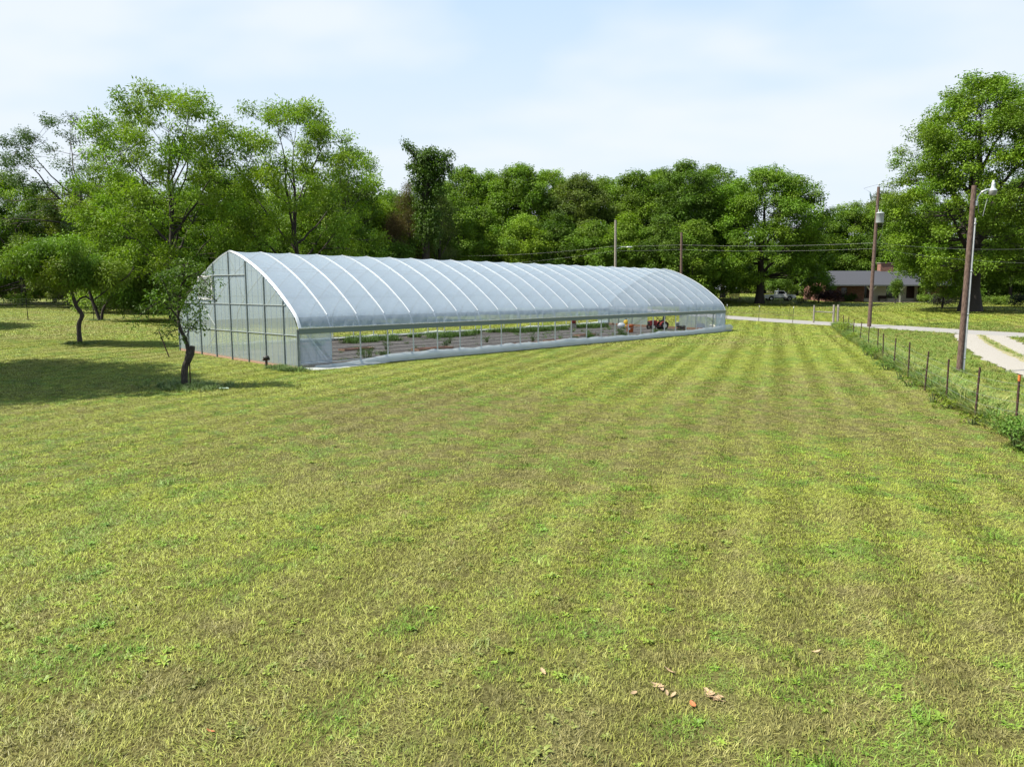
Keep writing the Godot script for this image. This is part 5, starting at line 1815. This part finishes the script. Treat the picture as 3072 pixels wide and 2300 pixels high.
func build_snag() -> void:
	# ivy covered broken trunk above a browning cedar
	rng.seed = 80
	var d := 84.0
	var P := func(x: float, y: float, off := 0.0) -> Vector3: return atd(x, y, d - off)
	var b := on_ground(P.call(1275, 870))
	var limbs := [
		[0.5, 0.3, b, P.call(1277, 760), P.call(1275, 640), P.call(1278, 520), P.call(1280, 460)],
		[0.2, 0.06, P.call(1274, 510), P.call(1245, 470), P.call(1212, 432)],
		[0.18, 0.05, P.call(1278, 530), P.call(1310, 490), P.call(1352, 462)],
		[0.14, 0.05, P.call(1276, 560), P.call(1240, 505), P.call(1218, 500)],
		[0.16, 0.06, P.call(1276, 570), P.call(1320, 520), P.call(1348, 500)]]
	var masses := []
	for q in [[1212, 430, 0.35], [1222, 438, 0.5], [1234, 447, 0.55], [1246, 458, 0.6], [1258, 468, 0.75], [1272, 478, 0.8], [1280, 465, 0.6], [1290, 456, 0.7], [1297, 462, 0.8], [1306, 478, 0.8], [1318, 482, 0.7], [1332, 472, 0.6], [1346, 466, 0.5], [1354, 460, 0.35], [1262, 495, 1.0], [1285, 495, 1.1], [1308, 500, 0.9], [1325, 498, 0.6], [1343, 500, 0.5], [1240, 500, 0.5], [1224, 500, 0.35], [1272, 520, 1.1], [1296, 524, 1.0], [1318, 522, 0.5], [1262, 545, 0.9], [1286, 550, 1.1], [1304, 555, 0.9], [1276, 580, 1.1], [1298, 585, 1.1], [1235, 505, 0.6], [1250, 515, 0.7], [1330, 515, 0.7], [1345, 506, 0.5], [1240, 540, 0.6], [1320, 545, 0.8], [1252, 570, 0.8], [1322, 572, 0.9], [1282, 610, 1.2], [1265, 625, 1.1], [1295, 640, 1.3], [1275, 665, 1.4], [1285, 700, 1.6], [1270, 730, 1.6]]:
		masses.append([P.call(q[0], q[1], rr(-1.0, 1.0)), q[2]])
	laid_tree("ivy_snag", "broken tree top wrapped in dark ivy with two ragged arms", b, limbs, masses, {"seed": 81, "size": 1.1, "per": 24.0, "tone": Color(0.07, 0.135, 0.018), "kind": "ivy", "yellow": 0.05})
	for q in [[1232, 552, 85, 86.0, Color(0.10, 0.095, 0.04), 82, "browning evergreen with bare dry twigs below the ivy topped snag"], [1318, 565, 95, 88.0, Color(0.05, 0.085, 0.022), 83, "dark evergreen shading the foot of the ivy topped snag"], [1180, 630, 70, 84.0, Color(0.115, 0.095, 0.045), 84, "dry brown evergreen beside the bright saplings behind the roof"]]:
		tree_px("cedar_tree", q[6], q[0], q[1], q[2], q[3], {"clumps": 60, "cr": 1.0, "per": 13.0, "tone": q[4], "low": 0.05, "skirt": 0.95, "peak": 0.15, "kind": "cedar", "seed": q[5], "limbs": 0.6, "dome": 1.3})

func build_shrubs() -> void:
	rng.seed = 90
	var red := Color(0.035, 0.012, 0.016)
	var g := Color(0.06, 0.13, 0.02)
	for q in [[2545, 906, 1.45, 1.55, g, "rounded green shrub against the brick beside the porch"], [2490, 912, 2.3, 2.1, red, "dark purple shrub in front of the brick wall of the ranch house"], [2440, 908, 2.0, 2.4, Color(0.07, 0.11, 0.025), "loose olive shrub between the pickup and the purple shrub"], [2403, 912, 0.7, 1.1, Color(0.02, 0.04, 0.02), "small dark clipped shrub near the front of the pickup"], [2788, 912, 1.9, 1.5, Color(0.1, 0.17, 0.02), "bright green hedge shrub at the end of the porch"], [2830, 918, 1.9, 1.4, Color(0.025, 0.03, 0.02), "very dark low shrub beyond the bright hedge shrub"], [2990, 915, 2.2, 1.3, Color(0.09, 0.16, 0.02), "bright spreading shrub behind the trunk of the great oak"], [3060, 922, 1.6, 1.6, Color(0.02, 0.035, 0.02), "dark round shrub past the great oak"]]:
		bush("shrub", q[5], gp(q[0], q[1]), q[2], q[3], q[4], 1.25, 16.0)
	for q in [[150, 898, 2.2, 1.7, Color(0.05, 0.06, 0.02), "low mixed shrub beside the concrete drive of the brick house"], [180, 900, 1.5, 1.4, Color(0.022, 0.02, 0.018), "dark low shrub at the end of the brick house bed"], [100, 896, 1.3, 1.5, Color(0.2, 0.05, 0.04), "reddish flowering shrub against the brick house"], [330, 893, 2.6, 3.0, Color(0.03, 0.06, 0.02), "dark rounded shrub far behind the forked peach tree"], [400, 895, 3.0, 3.0, Color(0.04, 0.08, 0.02), "wide green shrub far behind the garden fence"]]:
		bush("shrub", q[5], gp(q[0], q[1]), q[2] * 1.3, q[3] * 1.2, q[4], 1.4, 12.0)
	# overgrown clumps along the boundary fence
	bush("weed_bush", "large leafy weed clump around the orange tipped fence post", gp(3056, 1345), 0.62, 0.85, Color(0.085, 0.175, 0.026), 0.75, 95.0, "apple", "", "weed")
	for q in [[2920, 1275, 0.35, 0.3], [2842, 1225, 0.5, 0.35], [2800, 1208, 0.35, 0.5], [2730, 1160, 0.5, 0.4], [2700, 1140, 0.3, 0.5], [2622, 1078, 0.6, 0.8], [2600, 1068, 0.5, 0.7], [2560, 1025, 0.8, 0.7], [2530, 1005, 0.9, 1.3], [2545, 1000, 0.7, 0.9], [2660, 1110, 0.6, 0.5]]:
		bush("weed_bush", "leafy weed clump growing in the boundary wire fence", gp(q[0], q[1]), q[2], q[3], [Color(0.095, 0.18, 0.022), Color(0.15, 0.22, 0.026), Color(0.07, 0.145, 0.022)][int(q[0]) % 3], 0.8, 48.0, "apple", "weed clumps along the boundary fence", "weed")
	# brown garden seat by the far trees
	var s := thing("garden_bench", "dark brown wooden garden bench under the slim shade tree", "bench", gp(2205, 899))
	for k in 3: wall_box(s, "seat_slat", Vector3(0, 0.5, -0.18 + k * 0.18), Vector3(1.7, 0.05, 0.15), M.timber)
	for k in 3: wall_box(s, "back_slat", Vector3(0, 0.65 + k * 0.17, -0.32), Vector3(1.7, 0.13, 0.04), M.timber)
	for x in [-0.75, 0.75]: wall_box(s, "leg", Vector3(x, 0.24, 0), Vector3(0.09, 0.48, 0.5), M.timber)

func fallen_leaf(label: String, at: Vector3, length: float, m: Material, group: String) -> void:
	var st := surf()
	st.set_smooth_group(0)
	var n := 8
	var prev := []
	var curl := rr(0.15, 0.45)
	for i in n + 1:
		var f := i / float(n)
		var w := length * 0.2 * sin(PI * pow(f, 0.8)) * (1.0 if i % 2 else 0.72) + 0.002
		var y := curl * length * (f - 0.5) * (f - 0.5) * 2.0
		var row := [Vector3((f - 0.5) * length, y + w * 0.5, -w), Vector3((f - 0.5) * length, y, 0), Vector3((f - 0.5) * length, y + w * 0.4, w)]
		if prev.size():
			for k in 2: quad(st, prev[k], prev[k + 1], row[k + 1], row[k])
		prev = row
	var o := part("fallen_leaf", st, m)
	o.position = at + Vector3(0, 0.018, 0)
	o.rotation = Vector3(rr(-0.4, 0.4), rr(0, TAU), rr(-0.3, 0.3))
	metas(o, label, "leaf", group)

func build_litter() -> void:
	rng.seed = 95
	for q in [[2140, 2090], [2122, 2085], [2132, 2100], [2150, 2098], [2160, 2105]]:
		for k in 2: fallen_leaf("pale tan leaf in the small pile of dry leaves on the lawn", gp(q[0] + rr(-14, 14), q[1] + rr(-8, 8)), rr(0.07, 0.12), M.litter, "dry leaf pile")
	for q in [[1965, 2058], [1985, 2070], [2000, 2085], [2020, 2090], [1975, 2066], [2003, 2012], [2010, 2020], [1900, 2085]]:
		fallen_leaf("pale dry leaf scattered beside the small leaf pile", gp(q[0], q[1]), rr(0.06, 0.12), M.litter, "dry leaves beside the pile")
	fallen_leaf("curled orange brown leaf lying alone on the lawn", gp(1950, 1758), 0.15, M.litter_red, "")
	fallen_leaf("flat reddish leaf beyond the pile of dry leaves", gp(2080, 2122), 0.12, M.litter_red, "")
	fallen_leaf("small russet leaf in the short grass", gp(630, 2200), 0.08, M.litter_red, "")
	for q in [[1880, 1600], [1630, 2020], [740, 1270], [2450, 1960]]:
		fallen_leaf("bleached straw coloured leaf on the open lawn", gp(q[0], q[1]), rr(0.07, 0.12), M.litter, "single leaves on the lawn")
	# crumpled plastic near the apple tree
	var st := surf()
	st.set_smooth_group(0)
	var g := []
	for i in 9:
		var row := []
		for k in 7: row.append(Vector3((i - 4) * 0.06 + rr(-0.02, 0.02), 0.05 + rr(0.0, 0.09), (k - 3) * 0.05 + rr(-0.02, 0.02)))
		g.append(row)
	for i in 8:
		for k in 6: quad(st, g[i][k], g[i + 1][k], g[i + 1][k + 1], g[i][k + 1])
	var o := part("plastic_scrap", st, M.foil)
	o.position = gp(672, 1169)
	o.scale = Vector3.ONE * 0.65
	metas(o, "crumpled pale green plastic scrap on the grass by the apple tree", "litter")
	# small dark valve box at the foot of the end wall
	var v := thing("water_tap", "small dark water tap standing at the foot of the end wall", "tap", gp(799, 1099))
	st = surf()
	tube(st, [Vector3(0, 0, 0), Vector3(0, 0.42, 0)], [0.06, 0.05], 10)
	tube(st, [Vector3(-0.16, 0.3, 0), Vector3(0.16, 0.34, 0)], [0.045], 8)
	part("pipe", st, M.dark_red_steel, v)
	st = surf()
	lathe(st, [Vector2(0, 0), Vector2(0.14, 0.0), Vector2(0.16, 0.05), Vector2(0.1, 0.13), Vector2(0, 0.15)], Vector3(0, 0.36, 0), 10)
	part("cap", st, M.black, v)

func build_grass() -> void:
	rng.seed = 200
	var g := thing("grass", "mown lawn grass with straw and clover covering the yard", "grass", Vector3.ZERO, 0.0, "", "stuff")
	sow(g, "grass_blades", blade_clump(18, 0.075, 0.028, 0.0045, 301), 4.0, 13.0, 255.0, Color(1.0, 1.0, 1.0), 0.42)
	sow(g, "grass_blades", blade_clump(20, 0.09, 0.032, 0.0062, 302), 13.0, 24.0, 130.0, Color(1.0, 1.0, 1.0), 0.4)
	sow(g, "grass_blades", blade_clump(26, 0.12, 0.034, 0.008, 303), 24.0, 46.0, 70.0, Color(1.0, 1.0, 1.0), 0.35)
	sow(g, "grass_blades", blade_clump(24, 0.22, 0.055, 0.016, 304), 46.0, 84.0, 15.0, Color(1.02, 1.02, 1.0), 0.18)
	sow(g, "grass_blades", blade_clump(30, 0.4, 0.07, 0.028, 305), 84.0, 130.0, 7.0, Color(1.0, 1.0, 1.0), 0.2)
	sow(g, "grass_blades", blade_clump(30, 0.6, 0.09, 0.045, 306), 130.0, 175.0, 3.0, Color(1.0, 1.0, 1.0), 0.2)
	sow(g, "clover", rosette(7, 0.038, 0.022, 311), 4.0, 16.0, 30.0, Color(0.76, 0.95, 0.6), 0.3, 0.06)
	sow(g, "plantain", rosette(9, 0.07, 0.024, 312), 4.0, 18.0, 5.0, Color(0.78, 1.0, 0.6), 0.25, 0.14)
	sow(g, "tall_tuft", blade_clump(26, 0.07, 0.06, 0.006, 313), 4.0, 30.0, 5.0, Color(0.75, 0.95, 0.6), 0.25, 0.1)
	# the long grass along and beyond the boundary fence, and round the tree trunks
	var t := thing("tall_grass", "long uncut grass and weeds along the wire fence and round the trunks", "grass", Vector3.ZERO, 0.0, "", "stuff")
	var m := blade_clump(24, 0.16, 0.26, 0.014, 320)
	var places := []
	var tints := []
	for i in 26000:
		var z := -rr(13.0, 66.0)
		var f := (z + 17.0) / (-69.0 + 17.0)
		var x := lerpf(12.2, 30.2, f) + absf(rng.randfn()) * 0.0
		var near := rng.randf() < 0.38
		x += rr(-0.35, 0.45) if near else rr(0.3, 14.0)
		if bare(x, z): continue
		var nn := n_small.get_noise_2d(x, z)
		if not near and nn < -0.25: continue
		var s := rr(0.5, 1.15) * (1.35 if near else 0.62)
		var k := rr(0.75, 1.25)
		var c := Color(0.135, 0.205, 0.026) if nn > -0.1 else Color(0.2, 0.22, 0.05)
		if near and nn > 0.1: c = Color(0.085, 0.165, 0.024)
		places.append(Transform3D(Basis(Vector3.UP, rr(0, TAU)).scaled(Vector3(s, s * rr(0.6, 1.3), s)), on_ground(Vector3(x, 0, z))))
		tints.append(Color(c.r * k, c.g * k, c.b * k))
	for q in [[553, 1158, 1.0, 110], [590, 1165, 1.1, 130], [640, 1160, 0.7, 60], [240, 1033, 0.75, 110], [835, 1105, 0.5, 90], [870, 1112, 0.6, 90], [300, 962, 0.8, 60], [2608, 982, 0.7, 60], [2880, 1118, 0.4, 40]]:
		var c := gp(q[0], q[1])
		for i in int(q[3]):
			var p := c + Vector3(rng.randfn() * q[2] * 0.55, 0, rng.randfn() * q[2] * 0.4)
			if bare(p.x, p.z): continue
			var s := rr(0.35, 0.85)
			var k := rr(0.7, 1.2)
			places.append(Transform3D(Basis(Vector3.UP, rr(0, TAU)).scaled(Vector3(s, s, s)), on_ground(p)))
			tints.append(Color(0.075 * k, 0.135 * k, 0.02 * k))
	copies("grass_blades", m, M.blade, places, tints, t)

# ---------------------------------------------------------------- sky
func make_sky() -> Sky:
	var w := 1024
	var h := 512
	var im := Image.create(w, h, false, Image.FORMAT_RGBF)
	var n1 := noise(1.0, 501, 5)
	var n2 := noise(2.6, 502, 5)
	for j in h:
		var el := PI * 0.5 - PI * (j + 0.5) / h
		var y := sin(el)
		for i in w:
			if j > 262:
				im.set_pixel(i, j, Color(0.32, 0.33, 0.26))
				continue
			var az := TAU * ((i + 0.5) / w - 0.5)
			var dir := Vector3(sin(az) * cos(el), y, -cos(az) * cos(el))
			var yy := maxf(y, 0.0)
			var blue := Color(0.56, 0.78, 1.0).lerp(Color(0.30, 0.58, 0.95), clampf(yy * 1.7, 0.0, 1.0))
			var haze := Color(0.80, 0.90, 1.0)
			var c := haze.lerp(blue, smoothstep(0.02, 0.5, yy))
			# thin high cloud, seen as a flat layer overhead
			var q := dir / (yy + 0.22)
			var v := n1.get_noise_2d(q.x * 0.55 + 3.1, q.z * 0.9 + 1.0) * 0.8 + n2.get_noise_2d(q.x * 0.5 + q.z * 0.35, q.z * 1.1 - q.x * 0.3) * 0.4
			var cloud := clampf(0.66 + v * 1.1, 0.3, 1.0)
			c = c.lerp(Color(0.88, 0.935, 1.0), cloud * 0.84)
			im.set_pixel(i, j, Color(c.r, c.g, c.b))
	var pm := PanoramaSkyMaterial.new()
	pm.panorama = ImageTexture.create_from_image(im)
	var s := Sky.new()
	s.sky_material = pm
	return s

func _ready() -> void:
	# camera
	var cam := Camera3D.new()
	cam.name = "camera"
	cam.position = EYE
	cam.rotation = Vector3(-PITCH, 0, 0)
	cam.fov = rad_to_deg(2.0 * atan(1150.0 / FOCAL))
	cam.near = 0.1
	cam.far = 2000.0
	add_child(cam)
	cam.current = true
	# sky, exposure
	var e := Environment.new()
	e.background_mode = Environment.BG_SKY
	e.sky = make_sky()
	e.background_energy_multiplier = 0.4
	e.tonemap_mode = Environment.TONE_MAPPER_LINEAR
	e.tonemap_exposure = 2.6
	e.sdfgi_enabled = true
	e.ssao_enabled = true
	e.ssil_enabled = true
	var we := WorldEnvironment.new()
	we.name = "surroundings"
	we.environment = e
	add_child(we)
	# sun: high, from the side of the end wall and a little beyond it
	var sun := DirectionalLight3D.new()
	sun.name = "sun"
	sun.light_energy = 1.45
	sun.light_color = Color(1.0, 0.965, 0.90)
	sun.light_angular_distance = 0.55
	sun.shadow_enabled = true
	add_child(sun)
	sun.look_at_from_position(Vector3(-0.56, 0.82, 0.1) * 50.0, Vector3.ZERO, Vector3.UP)

	rng.seed = 1
	n_big = noise(0.055, 61, 2)
	n_mid = noise(0.28, 62, 3)
	n_small = noise(1.1, 63, 3)
	n_tiny = noise(4.0, 64, 2)
	make_materials()
	make_sprays()
	for q in [[2200, 953], [2650, 980], [2880, 995], [3072, 1006]]:
		var p := gp(q[0], q[1])
		road_line.append(Vector2(p.x, p.z))
	var rd: Vector2 = (road_line[0] - road_line[3]).normalized()
	road_line.push_front(road_line[0] + rd * 110.0)
	road_line.append(road_line[-1] - rd * 60.0)
	for q in [[[[2898, 1004], [2925, 1032], [2972, 1062], [3035, 1092], [3130, 1130], [3230, 1165]], 1.7], [[[2985, 1008], [3022, 1026], [3075, 1052], [3150, 1085], [3260, 1130]], 1.5]]:
		var l := []
		for k in q[0]:
			var p := gp(k[0], k[1])
			l.append(Vector2(p.x, p.z))
		drive_lines.append([l, q[1]])
	# setting
	build_ground()
	ribbon("road", road_line, 3.6, 0.02, M.asphalt, 0.12)
	var between := []
	for k in 5: between.append((drive_lines[0][0][k] + drive_lines[1][0][k]) * 0.5)
	ribbon("drive_crown", between, 2.6, 0.012, M.drive_dirt, 0.5)
	for l in drive_lines: ribbon("gravel_drive", l[0], l[1], 0.03, M.gravel, 0.4)
	print("ground")
	# things
	build_greenhouse()
	build_greenhouse_floor()
	build_greenhouse_contents()
	print("greenhouse")
	build_poles()
	build_fences()
	build_house()
	build_left_house()
	build_truck()
	print("houses")
	build_fruit_trees()
	build_trees()
	build_shrubs()
	print("trees")
	build_litter()
	build_grass()
	print("grass")
